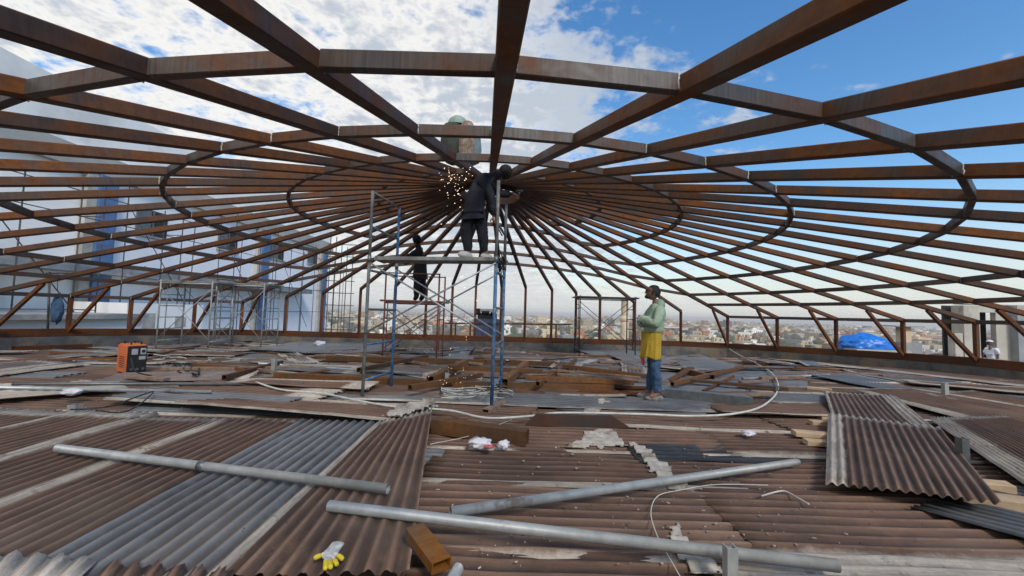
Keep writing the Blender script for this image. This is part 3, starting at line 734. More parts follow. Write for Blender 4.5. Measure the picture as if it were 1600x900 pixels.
def patch(label, pts, z=.024):
    """cement crust following the corrugation below"""
    cs = [G(*p) for p in pts]; bm = bm_new(); x0, x1 = min(p.x for p in cs), max(p.x for p in cs); y0, y1 = min(p.y for p in cs), max(p.y for p in cs)
    def inside(x, y):
        r = False; n = len(cs)
        for i in range(n):
            a, b = cs[i], cs[i-1]
            if (a.y > y) != (b.y > y) and x < (b.x-a.x)*(y-a.y)/(b.y-a.y)+a.x: r = not r
        return r
    st = .016; grid = {}
    nx, ny = int((x1-x0)/st)+4, int((y1-y0)/st)+4
    def hv(i, j):
        if (i, j) not in grid:
            x, y = x0+(i-1)*st, y0+(j-1)*st
            grid[i, j] = bm.verts.new((x, y, z+.0145*math.cos(y*2*math.pi/.112)+.004*noise.noise(V((x*30, y*30, 0)))+deck(y)))
        return grid[i, j]
    for i in range(nx):
        for j in range(ny):
            x, y = x0+(i-.5)*st, y0+(j-.5)*st
            wx, wy = x+.07*noise.noise(V((x*7, y*7, 1)))+.03*noise.noise(V((x*25, y*25, 1))), y+.07*noise.noise(V((x*7, y*7, 5)))+.03*noise.noise(V((x*25, y*25, 7)))
            if inside(wx, wy): bm.faces.new((hv(i, j), hv(i+1, j), hv(i+1, j+1), hv(i, j+1)))
    if not bm.faces: bm.free(); return
    r = bmesh.ops.extrude_face_region(bm, geom=bm.faces[:]); 
    for v in [g for g in r['geom'] if isinstance(g, bmesh.types.BMVert)]: v.co.z += .006
    bmesh.ops.recalc_face_normals(bm, faces=bm.faces)
    tag(obj('cement_crust', bm, 'plaster', smooth=True), label, 'cement crust', 'cement crusts stuck to the brown sheets')
patch('crumbling cement crust in front of the standing man', [(902, 618), (940, 612), (948, 632), (930, 655), (908, 655), (915, 635)])
patch('broad square cement crust between the dark channel and the grey pipe', [(912, 678), (955, 674), (982, 702), (870, 706), (905, 694)])
patch('long narrow cement crust crossed by the blue-grey pipe', [(988, 698), (1010, 704), (1050, 745), (1075, 768), (1040, 766), (1020, 740)])
patch('cement crust under the lower long pipe', [(1040, 825), (1058, 826), (1085, 862), (1130, 900), (1080, 905), (1062, 870)])
patch('cement crust at the corner of the slanting brown sheet', [(598, 668), (625, 650), (676, 641), (674, 652), (620, 672)], .135)

# ------------------------------------------------------------------ pipes, beams, timber on the deck
def pipe(label, a, b, za=.0, zb=.0, r=.030, mat='galv_pipe', group='loose pipes on the roof', join=None):
    A, B = G(*a, za), G(*b, zb); root = empty('steel_pipe', (A.x, A.y, A.z)); tag(root, label, 'pipe', group)
    bm = bm_new(); chs(bm, A, B, r); obj('pipe_wall', bm, mat, root, True).data.shade_smooth()
    if join:
        d = (B-A).normalized(); c = A.lerp(B, join); bm = bm_new(); tube(bm, [c-d*.025, c+d*.025], r+.004, 16); obj('coupling', bm, 'galv_dark', root, True)
pipe('long grey pipe lying across the left strips', (90, 700), (606, 764), .14, .16, join=.49)
pipe('long grey pipe crossing the foreground from the slanting sheet to the short upright', (514, 790), (1309, 884), .15, .11)
pipe('blue-grey pipe pointing up to the large right-hand sheet', (704, 800), (1246, 722), .12, .06, mat='galv_pipe')
pipe('end of a grey pipe at the bottom edge beside the orange offcut', (690, 935), (716, 888), .10, .10, r=.026)
pipe('thin bright pipe nearest the left edge, its rusty end below the welding machine', (-70, 604), (332, 613), .13, .12, .027, 'galv_light')
pipe('thin grey pipe lying behind the bright one', (20, 600), (474, 600), .12, .10, .024, 'galv_dark')
pipe('thin pipe lying behind the long floor beam', (405, 568), (660, 585), .10, .08, .026, 'galv_light')
pipe('grey pipe lying beside the looped cable', (1160, 592), (1296, 586), .06, .10, .03)
pipe('brown pipe behind the feet of the standing man', (936, 603), (1012, 607), .08, .06, .035, 'base_steel')
pipe('second brown pipe at the feet of the standing man', (905, 611), (1008, 617), .06, .06, .035, 'base_steel')
pipe('brown pole leaning over the grey channel', (1098, 612), (1146, 588), .05, .12, .028, 'base_steel')
def beam(label, a, b, za=.07, zb=.07, wd=.10, h=.11, mat='floor_beam', cat='steel beam', name='steel_beam'):
    A, B = G(*a, za), G(*b, zb); bm = bm_new(); rhs(bm, A, B, wd, h)
    return tag(obj(name, bm, mat), label, cat, 'loose steel beams on the roof')
beam('thick rusty box beam with its dark end facing the foreground scraps', (678, 664), (824, 684), .10, .08, .13, .15)
beam('long rusty beam left of the blue scaffold', (430, 588), (692, 600), .10, .07, .12, .13)
beam('long rusty beam running right of the blue scaffold', (690, 600), (958, 606), .07, .07, .12, .12)
beam('rusty beam propped up left of the scaffold legs', (672, 594), (728, 566), .16, .26, .12, .13)
beam('rusty beam propped up right of the scaffold legs', (788, 598), (822, 568), .14, .24, .12, .13)
beam('rear rusty beam behind the two propped ones', (510, 560), (790, 566), .12, .10, .12, .13)
beam('rusty beam behind the pallet', (795, 566), (872, 570), .12, .10, .12, .13)
beam('dark beam near the far left kerb', (20, 545), (142, 541), .10, .10, .11, .14, 'base_steel')
beam('rusty beam lying right of the white cable tangle', (305, 572), (386, 580), .10, .08, .12, .12)
beam('dark short beam left of the upright stub', (430, 572), (494, 572), .06, .06, .12, .10, 'base_steel')
beam('rusty beam behind the grey scaffold foot', (235, 557), (300, 545), .08, .1, .12, .12)
beam('short rusty beam right of the standing man', (1068, 578), (1112, 590), .12, .08, .13, .12)
beam('dark rusty block by the right braces', (1080, 552), (1120, 553), .08, .08, .12, .10, 'base_steel')
beam('rusty block under the white cable at the right', (1160, 566), (1198, 569), .08, .08, .12, .10)
beam('little brown block in front of the long beam', (806, 615), (850, 615), .05, .05, .09, .06)
beam('short orange-rusted hollow offcut beside the glove', (648, 829), (690, 884), .16, .12, .10, .06, 'orange_beam')
beam('small block under the scaffold leg', (758, 643), (786, 629), .04, .04, .10, .06, 'old_timber')
for n_, (a_, b_, z1, z2, lb) in enumerate([((560, 578), (668, 556), .16, .14, 'thin rusty beam slanting behind the left scaffold leg'), ((840, 600), (900, 562), .18, .2, 'rusty beam slanting left of the broken pallet'), ((640, 606), (752, 586), .2, .12, 'rusty beam slanting across the long left floor beam'),
      ((880, 572), (1010, 588), .24, .16, 'long rusty beam on top of the pallet pieces'), ((1050, 600), (1160, 574), .14, .12, 'rusty beam slanting right of the standing man'), ((820, 590), (990, 598), .22, .16, 'narrow brown beam leading from the scaffold to the man'),
      ((350, 590), (440, 566), .12, .14, 'rusty beam slanting left of the knobbed stub'), ((700, 574), (848, 580), .24, .2, 'narrow rusty beam lying over the propped beams')]):
    beam(lb, a_, b_, z1, z2, .07, .08)
def channel():
    A, B = G(822, 668, .0), G(986, 672, .0); bm = bm_new(); d = (B-A).normalized(); h, wd = .15, .06
    s = V((-d.y, d.x, 0))
    fr = [A+V((0, 0, .02)), B+V((0, 0, .02)), B-d*.22+V((0, 0, h)), A+d*.12+V((0, 0, h))]; bk = [p+s*wd for p in fr]
    f1 = [bm.verts.new(p) for p in fr]; f2 = [bm.verts.new(p) for p in bk]
    bm.faces.new(f1); bm.faces.new(list(reversed(f2)))
    for i in range(4): bm.faces.new((f1[i], f2[i], f2[(i+1) % 4], f1[(i+1) % 4]))
    bmesh.ops.recalc_face_normals(bm, faces=bm.faces)
    tag(obj('steel_channel', bm, 'black_channel'), 'nearly black steel channel with mitred ends in the middle foreground', 'steel beam')
    A, B = G(1040, 624), G(1176, 637); bm = bm_new(); bar(bm, A+V((0, 0, .09)), B+V((0, 0, .07)), .05, .15); bar(bm, A+V((0, .05, .165)), B+V((0, .05, .145)), .12, .012)
    tag(obj('steel_channel', bm, 'galv_dark'), 'light grey channel lying right of the standing man', 'steel beam')
channel()
def timber(label, a, b, za, zb, wd=.10, h=.05, mat='timber'):
    bm = bm_new(); bar(bm, G(*a, za), G(*b, zb), wd, h); tag(obj('timber', bm, mat), label, 'timber', 'sawn timbers on the roof')
timber('pale timber end poking out left of the large right-hand sheet', (1240, 676), (1330, 684), .07, .07, .15)
timber('pale timber behind the poking one', (1258, 690), (1330, 696), .05, .05, .12)
timber('small pale timber under the corner of the tucked sheet', (1266, 660), (1330, 663), .06, .06, .10)
timber('short brownish timber beside the tucked sheet', (1280, 652), (1330, 654), .06, .06, .10)
timber('pale timber right of the upright stub, the farther of two', (1480, 752), (1580, 762), .05, .07, .13, .06)
timber('pale timber right of the upright stub, the nearer of two', (1498, 775), (1610, 790), .05, .07, .16, .07)
timber('pale plank under the askew grey sheet', (1290, 614), (1335, 619), .05, .05, .15)
timber('small plank by the askew grey sheet', (1262, 606), (1300, 610), .04, .04, .12)
timber('brown plank lying by the far kerb', (1155, 560), (1240, 556), .08, .08, .15, .03, 'old_timber')
timber('thin brown plank lying behind the long right floor beam', (640, 546), (690, 540), .05, .05, .2, .03, 'old_timber')
def pallet():
    r0 = empty('broken_pallet', G(935, 590)); tag(r0, 'broken wooden pallet pieces between the scaffold and the man', 'pallet')
    for a, b, z in (((862, 578), (1000, 590), .22), ((905, 586), (975, 592), .20), ((905, 592), (972, 602), .10), ((862, 586), (1045, 596), .08)):
        bm = bm_new(); bar(bm, G(*a, z), G(*b, z), .10, .035); obj('board', bm, 'old_timber', r0)
    for p in ((908, 588), (940, 592), (970, 596)):
        bm = bm_new(); bar(bm, G(*p, .06), G(*p, .06)+V((.05, .28, 0)), .10, .10); obj('block', bm, 'old_timber', r0)
pallet()
def stub(label, u, v0, v1, wd=.055, mat='galv_dark'):
    b = G(u, v1); t = P(u, v0, b.y); bm = bm_new()
    hw = wd/2; sweep(bm, [V((b.x, b.y, b.z-.05)), V((b.x, b.y, t.z))], [(-hw, -hw), (hw, -hw), (hw, hw), (hw-.006, hw), (hw-.006, -hw+.006), (-hw+.006, -hw+.006), (-hw+.006, hw), (-hw, hw)], V((0, 1, 0)))
    tag(obj('stub_post', bm, mat), label, 'post', 'short upright stubs standing out of the roof')
stub('short galvanised upright at the bottom edge in front of the long pipe', 1141, 853, 925, .05, 'galv_pipe')
stub('dark upright stub beside the large right-hand sheet', 1505, 684, 737, .065)
stub('thin grey upright behind the right-hand sheets', 1477, 598, 625, .07, 'galv_pipe')
stub('grey stub at the left with black wire round it', 116, 632, 653, .09, 'galv_pipe')
stub('grey stub with a pale knob left of the blue scaffold', 427, 560, 590, .07, 'galv_pipe')
stub('little stub inside the cable loop at the right', 1213, 604, 622, .05)
stub('little stub under the grinding sparks', 698, 582, 604, .06, 'galv_pipe')

# ------------------------------------------------------------------ cables and scraps
def smooth_path(pts, n=6):
    out = []
    for i in range(len(pts)-1):
        p0, p1, p2, p3 = pts[max(i-1, 0)], pts[i], pts[i+1], pts[min(i+2, len(pts)-1)]
        for k in range(n):
            t = k/n; out.append(.5*((2*p1)+(-p0+p2)*t+(2*p0-5*p1+4*p2-p3)*t*t+(-p0+3*p1-3*p2+p3)*t**3))
    return out+[pts[-1]]
def cable(label, px, r=.011, mat='cable_white', dz=.06, name='cable'):
    pts = [G(u, v, dz+(0 if len(q) == 0 else q[0])) for u, v, *q in px]
    bm = bm_new(); tube(bm, smooth_path(pts), r, 7)
    return tag(obj(name, bm, mat, smooth=True), label, 'cable')
cable('long white cable winding across the roof and up to the right kerb', [(400, 597, .03), (440, 609), (500, 614), (560, 626), (620, 636), (700, 641), (760, 653), (830, 650), (880, 645), (1000, 647), (1080, 650), (1150, 646), (1195, 632), (1216, 606), (1206, 583), (1182, 568), (1158, 556, .1), (1144, 548, .25), (1140, 545, .45)], .0135, dz=.10)
cable('thin white wire curling from the cement crust to the bottom edge', [(1200, 758), (1120, 757), (1062, 766), (1028, 775), (1017, 800), (1026, 835), (1044, 868), (1065, 905)], .0032, dz=.04)
cable('bent piece of stiff white wire on the brown sheets at the right', [(1190, 775), (1215, 768), (1228, 768), (1245, 777), (1264, 788)], .006, dz=.04)
cable('white wire lying right of the glove end of the thick beam', [(672, 694), (730, 682), (768, 668), (800, 655)], .003, dz=.05)
cable('black welding cable left of the long brown lifted sheet', [(110, 640, .1), (150, 638, .1), (185, 632, .1), (200, 625, .1), (240, 612, .1), (200, 642, .1), (150, 641, .1)], .008, 'cable_black')
cable('black cable from the welding machine to the tangle', [(205, 560, .3), (212, 580, .12), (240, 587), (262, 585), (290, 577), (300, 570), (284, 566), (268, 574), (275, 582), (305, 582)], .010, 'cable_black')
cable('black lead hanging by the red scaffold', [(640, 552), (690, 552), (735, 548), (752, 557), (770, 570)], .012, 'cable_black', .15)
def tangle(label, u, v, ru, rv, n, r, mat):
    q = random.Random(u); bm = bm_new()
    for _ in range(n):
        pts = []; cu, cv = u+q.uniform(-.6, .6)*ru, v+q.uniform(-.6, .6)*rv; a = q.uniform(0, 6.3)
        for k in range(6): 
            a += q.uniform(-.9, 1.4); cu += math.cos(a)*ru*.3; cv += math.sin(a)*rv*.3; pts.append(G(min(max(cu, u-ru), u+ru), min(max(cv, v-rv), v+rv), q.uniform(.03, .14)))
        tube(bm, smooth_path(pts, 3), r, 5)
    tag(obj('wire_tangle', bm, mat, smooth=True), label, 'wires')
tangle('white wire tangle behind the welding machine cables', 300, 560, 60, 6, 12, .009, 'cable_white')
tangle('dark cable coil right of the welding machine', 285, 575, 26, 10, 12, .009, 'cable_black')
tangle('pale wire tangle between the scaffold legs', 745, 613, 55, 9, 18, .006, 'cable_white')
tangle('white wires under the red scaffold', 650, 548, 28, 5, 8, .008, 'cable_white')
def crumple(name, label, u, v, wd, h, mat, cat, dz=.03, flat=.45, extra=None):
    c = G(u, v, dz); q = random.Random(int(u*7+v)); bm = bm_new(); s = wd*c.y/F/2
    vs_ = ball(bm, (0, 0, 0), 1, 3)
    for x in vs_:
        k = 1+.55*noise.noise(x.co*2.1+V((u, v, 0)))+.25*noise.noise(x.co*6)
        x.co = V((c.x+x.co.x*s*k, c.y+x.co.y*s*k*.9, max(c.z+s*flat*.7+x.co.z*s*k*flat, c.z-.01)))
    o = obj(name, bm, mat, smooth=False); return tag(o, label, cat)
o = crumple('plastic_bag', 'clear plastic scrap with a red print behind the crossing pipes', 750, 698, 34, 12, 'plastic_bag', 'plastic scrap', .05)
bm = bm_new(); c = G(764, 698, .09); ball(bm, c, .035, 2, (1.4, .8, .5)); obj('red_print', bm, 'red_print', o)
crumple('plastic_bag', 'white crumpled plastic scrap right of the red-printed one', 787, 699, 18, 12, 'plastic_bag', 'plastic scrap', .05, .7)
crumple('plastic_bag', 'small lilac plastic scrap on the brown sheets right of the man', 1169, 680, 19, 9, 'plastic_bag', 'plastic scrap', .05)
crumple('plastic_bottle', 'clear crushed bottle on the bright thin pipe', 112, 616, 24, 10, 'plastic_bag', 'bottle', .13)
crumple('white_rag', 'white bundle on the fanned sheets', 500, 541, 16, 8, 'white_cloth', 'rag', .12, .6)
crumple('red_scrap', 'small red scrap inside the cable loop', 1196, 647, 11, 5, 'red_print', 'scrap', .05, .3)
def crumbs():
    q = random.Random(5); bm = bm_new()
    for _ in range(620):
        if q.random() < .35: u, v = q.gauss(740, 45), q.uniform(560, 622)
        elif q.random() < .5: u, v = q.uniform(680, 1290), q.uniform(650, 890)
        else: u, v = q.uniform(0, 1600), 535+q.random()**1.3*330
        if v < 540: continue
        p = G(u, v, .03)
        if math.hypot(p.x-HX, p.y-HY) > 13: continue
        s = q.uniform(.0015, .006)*(1+p.y*.16)
        ball(bm, p, s, 1, (q.uniform(.7, 2.2), q.uniform(.7, 1.5), .6), Matrix.Rotation(q.uniform(0, 6), 3, 'Z'))
    for f in bm.faces: f.smooth = False
    tag(obj('rubble_crumbs', bm, 'crumbs'), 'crumbs of cement, rust and paper scattered on the sheets', 'rubble', kind='stuff')
crumbs()

# ------------------------------------------------------------------ skinned figures
def skinned(J, E_, root, sub=2):
    names = list(J); me = bpy.data.meshes.new('tmp'); me.from_pydata([J[n][0] for n in names], [(names.index(a), names.index(b)) for a, b in E_], [])
    ob = bpy.data.objects.new('tmp', me); COL.objects.link(ob)
    sk = ob.modifiers.new('s', 'SKIN'); sk.use_smooth_shade = True; sk.branch_smoothing = .6
    for i, n in enumerate(names):
        r = J[n][1]; me.skin_vertices[0].data[i].radius = (r, r) if not isinstance(r, tuple) else r
        me.skin_vertices[0].data[i].use_root = (n == root)
    ss = ob.modifiers.new('b', 'SUBSURF'); ss.levels = sub; ss.render_levels = sub
    dg = bpy.context.evaluated_depsgraph_get(); dg.update(); ev = ob.evaluated_get(dg)
    m2 = bpy.data.meshes.new_from_object(ev); bm = bmesh.new(); bm.from_mesh(m2)
    bpy.data.objects.remove(ob); bpy.data.meshes.remove(me); bpy.data.meshes.remove(m2)
    return bm
def merge(a, b):
    me = bpy.data.meshes.new('t'); b.to_mesh(me); b.free(); a.from_mesh(me); bpy.data.meshes.remove(me); return a
def head_bm(c, R3, s=1.0):
    """head facing local -Y, turned by R3; centre c"""
    bm = bmesh.new(); vs_ = ball(bm, (0, 0, 0), 1, 3)
    for v in vs_:
        x, y, z = v.co
        k = 1-.16*max(0, -z)**1.2
        v.co = V((x*.076*k, y*.098*(1-.05*max(0, -z)), z*.118))
        if y < -.3 and z < -.2: v.co.y -= .008*(-z)
        if y < -.7 and .0 < z < .35: v.co.y += .007
    ball(bm, (0, -.101, -.018), .013, 2, (.8, 1.3, 1.7)); ball(bm, (0, -.108, -.032), .013, 2, (1.1, .9, .7))
    ball(bm, (0, -.096, -.058), .015, 2, (1.6, .6, .5)); ball(bm, (0, -.088, -.094), .02, 2, (1.2, .8, .8))
    for sx in (-1, 1):
        ball(bm, (sx*.076, .006, -.006), .02, 2, (.35, .8, 1.35)); ball(bm, (sx*.030, -.088, .012), .012, 2, (1.3, .7, .8))
    for v in bm.verts: v.co = R3 @ (v.co*s)+c
    return bm
def hand_bm(w, d, side, palm, ln=.18, curl=.5):
    """five unequal fingers on a palm; w wrist, d pointing direction, palm = direction the palm faces"""
    d = d.normalized(); palm = (palm-d*palm.dot(d)).normalized(); s = d.cross(palm).normalized()*side
    bm = None
    def chain(pts, rs):
        J = {str(i): (p, r) for i, (p, r) in enumerate(zip(pts, rs))}
        return skinned(J, [(str(i), str(i+1)) for i in range(len(pts)-1)], '0', 1)
    bm = chain([w, w+d*.04, w+d*.085], [.024, (.036, .02), (.036, .018)])
    for k, (o, l) in enumerate(((-.030, .068), (-.010, .078), (.010, .072), (.029, .056))):
        b = w+d*.078+s*o; c1 = d*math.cos(curl)+palm*math.sin(curl); c2 = d*math.cos(curl*2.1)+palm*math.sin(curl*2.1)
        bm = merge(bm, chain([b, b+c1*l*.5, b+c1*l*.5+c2*l*.5], [.0095, .009, .008]))
    b = w+d*.03-s*.026; t = (d*.7-s*.6+palm*.35).normalized(); t2 = (d*.9-s*.2+palm*.5).normalized()
    return merge(bm, chain([b, b+t*.035, b+t*.035+t2*.03], [.012, .0105, .009]))
def person(loc, label, J, body_mat, clothes, head, headrot, hands, hair='hair', extras=None):
    root = empty('person', loc); tag(root, label, 'person'); Lc = V(loc)
    bodyJ = {n: (V(p)+Lc, r) for n, (p, r) in J.items()}
    E_ = [('pelvis', 'belly'), ('belly', 'chest'), ('chest', 'neck'), ('neck', 'headb')]
    for s in 'lr': E_ += [('pelvis', 'hip'+s), ('hip'+s, 'knee'+s), ('knee'+s, 'ank'+s), ('ank'+s, 'toe'+s), ('chest', 'sh'+s), ('sh'+s, 'elb'+s), ('elb'+s, 'wri'+s)]
    scale = lambda r, k, a: tuple(x*k+a for x in r) if isinstance(r, tuple) else r*k+a
    cov = {k for c_l in clothes for k in c_l[1]}-{'wril', 'wrir', 'ankl', 'ankr', 'neck'}
    bm = skinned({n: (p, scale(r, .6 if n in cov else .86, 0)) for n, (p, r) in bodyJ.items()}, E_, 'pelvis')
    hc = V(head)+Lc; bm = merge(bm, head_bm(hc, headrot))
    for w, d, side, palm, curl in hands: bm = merge(bm, hand_bm(bodyJ[w][0], V(d), side, V(palm), curl=curl))
    obj('body', bm, body_mat, root, True)
    hp = bodyJ['pelvis'][0]; hl = (bodyJ['hipl'][0]+bodyJ['hipr'][0])/2; bodyJ['hem'] = (hp+(hl-hp)*.7, .10 if extras and extras.__name__ == 'ex_man' else bodyJ['pelvis'][1])
    E_ = E_+[('pelvis', 'hem')]
    for nm, keys, mat, k, add in clothes:
        ks = set(keys)|({'belly'} if 'hipl' in keys else ({'hem'} if not (extras and extras.__name__ == 'ex_man') else set())); ee = [e for e in E_ if e[0] in ks and e[1] in ks]; JJ = {n: (bodyJ[n][0], scale(bodyJ[n][1], k, add)) for n in bodyJ if n in ks}
        rt_ = 'pelvis' if 'pelvis' in ks else ('chest' if 'chest' in ks else keys[0])
        b2 = skinned(JJ, ee, rt_, 3)
        b2.normal_update()
        for v in b2.verts: v.co += v.normal*(.016*noise.noise(v.co*7)+.014*(abs(noise.noise(V((v.co.x*13, v.co.y*13, v.co.z*26))))-.25)+.006*noise.noise(v.co*34))
        obj(nm, b2, mat, root, True)
    if hair:
        b2 = bmesh.new(); vs_ = ball(b2, (0, 0, 0), 1, 3)
        for v in vs_:
            x, y, z = v.co; v.co = V((x*.084, y*.106+.010, z*.118+.012))
        bmesh.ops.delete(b2, geom=[v for v in b2.verts if (v.co.y < -.045 and v.co.z < .062) or v.co.z < -.05], context='VERTS')
        for v in b2.verts: v.co = headrot @ (v.co*(1+.07*noise.noise(v.co*60)))+hc
        obj('hair', b2, hair, root, True)
    if extras: extras(root, Lc, hc, headrot)
    return root
# the standing man: faces left, chin lifted, arms folded
def man():
    b = G(1022, 627); loc = (b.x, b.y, b.z+.035)
    J = {'pelvis': ((-.005, 0, .94), (.135, .15)), 'belly': ((-.04, 0, 1.08), (.20, .18)), 'chest': ((-.01, 0, 1.28), (.20, .18)), 'neck': ((.02, 0, 1.45), .066), 'headb': ((-.005, 0, 1.55), .06),
         'hipl': ((0, -.085, .86), .095), 'kneel': ((-.025, -.10, .48), .072), 'ankl': ((.03, -.10, .09), .055), 'toel': ((-.13, -.12, .045), .045),
         'hipr': ((0, .085, .86), .095), 'kneer': ((.0, .10, .48), .072), 'ankr': ((-.03, .12, .09), .055), 'toer': ((-.19, .13, .045), .045),
         'shl': ((.035, -.165, 1.39), .078), 'elbl': ((-.06, -.25, 1.14), .072), 'wril': ((-.245, .02, 1.235), .052),
         'shr': ((.035, .165, 1.39), .078), 'elbr': ((-.07, .25, 1.15), .072), 'wrir': ((-.235, -.04, 1.165), .052)}
    hr = Matrix.Rotation(R(-90-6), 3, 'Z') @ Matrix.Rotation(R(-14), 3, 'X')
    def ex_man(root, Lc, hc, H):
        # sunglasses
        bm = bmesh.new()
        for sx in (-1, 1): ball(bm, (sx*.032, -.098, .014), .024, 2, (1.15, .4, .75)); 
        bm2 = bm_new(); 
        for v in bm.verts: v.co = H @ v.co+hc
        merge(bm2, bm)
        for sx in (-1, 1): tube(bm2, [H @ V((sx*.058, -.088, .016))+hc, H @ V((sx*.080, .0, .012))+hc], .0045, 6)
        obj('sunglasses', bm2, 'dark', root, True)
        b3 = bmesh.new()
        for v in ball(b3, (0, 0, 0), 1, 2): pass
        for v in b3.verts: v.co = H @ V((v.co.x*.062, v.co.y*.045-.062, v.co.z*.030-.086))+hc
        obj('beard', b3, 'hair', root, True)
        # hood behind the neck
        b4 = bmesh.new()
        for v in ball(b4, (0, 0, 0), 1, 3): v.co = V((v.co.x*.085+.070, v.co.y*.12, v.co.z*.09+1.455))+Lc+v.normal*0
        for v in b4.verts: v.co += V((.008, .008, .008))*noise.noise(v.co*9)
        obj('hood', b4, 'hoodie', root, True)
        # apron: wraps front and sides from the waist to above the knee
        b5 = bm_new(); n, mrow = 60, 16; rows = []
        for j in range(mrow+1):
            t = j/mrow; z = 1.03-.39*t; row = []
            for i in range(n+1):
                a = R(180-106+212*i/n); rx = .180+.022*t+.016*math.sin(a*8+t*2)*t+.006*math.sin(a*19+5*t); ry = .187+.010*t+.014*math.sin(a*7+1+t)*t+.005*math.sin(a*17)
                row.append(b5.verts.new(V((-.01+rx*math.cos(a), ry*math.sin(a), z+.012*math.sin(i*.33)*t-.05*t*(i/n-.5)))+Lc))
            rows.append(row)
        for j in range(mrow):
            for i in range(n): b5.faces.new((rows[j][i], rows[j+1][i], rows[j+1][i+1], rows[j][i+1]))
        r = bmesh.ops.solidify(b5, geom=b5.faces[:], thickness=.006)
        obj('apron', b5, 'apron', root, True)
        b6 = bmesh.new()
        for v in ball(b6, (0, 0, 0), 1, 2): v.co = V((v.co.x*.028-.185-.02*v.co.z, v.co.y*.035, v.co.z*.095+.60))+Lc
        obj('red_cloth', b6, 'red_cloth', root, True)
        for s, ank in ((-1, J['ankl'][0]), (1, J['ankr'][0])):
            b7 = bmesh.new()
            for v in ball(b7, (0, 0, 0), 1, 3): 
                q = v.co.copy(); v.co = V((q.x*.145+ank[0]-.065, q.y*.052+ank[1]-.01*0, max(q.z*.062*(1-.35*max(0, -q.x))+.03, -.033)))+Lc
            sh = obj('shoe', b7, 'shoe', root, True)
            b8 = bmesh.new()
            for v in ball(b8, (0, 0, 0), 1, 3):
                q = v.co.copy(); v.co = V((q.x*.150+ank[0]-.065, q.y*.056+ank[1], max(min(q.z*.05, -.008), -.034)))+Lc
            obj('sole', b8, 'white_sole', sh, True)
    person(loc, 'standing man in pale green hoodie, yellow apron and jeans, arms folded, looking up', J, 'skin',
        [('jeans', ['pelvis', 'hipl', 'hipr', 'kneel', 'kneer', 'ankl', 'ankr'], 'jeans', .80, .022), ('hoodie', ['pelvis', 'belly', 'chest', 'neck', 'shl', 'shr', 'elbl', 'elbr', 'wril', 'wrir'], 'hoodie', 1.0, .020)],
        (-.035, 0, 1.635), hr, [('wril', (.25, .9, -.1), 1, (.8, 0, 0), .5), ('wrir', (.25, -.9, .1), -1, (.8, 0, 0), .5)], 'hair', ex_man)
man()
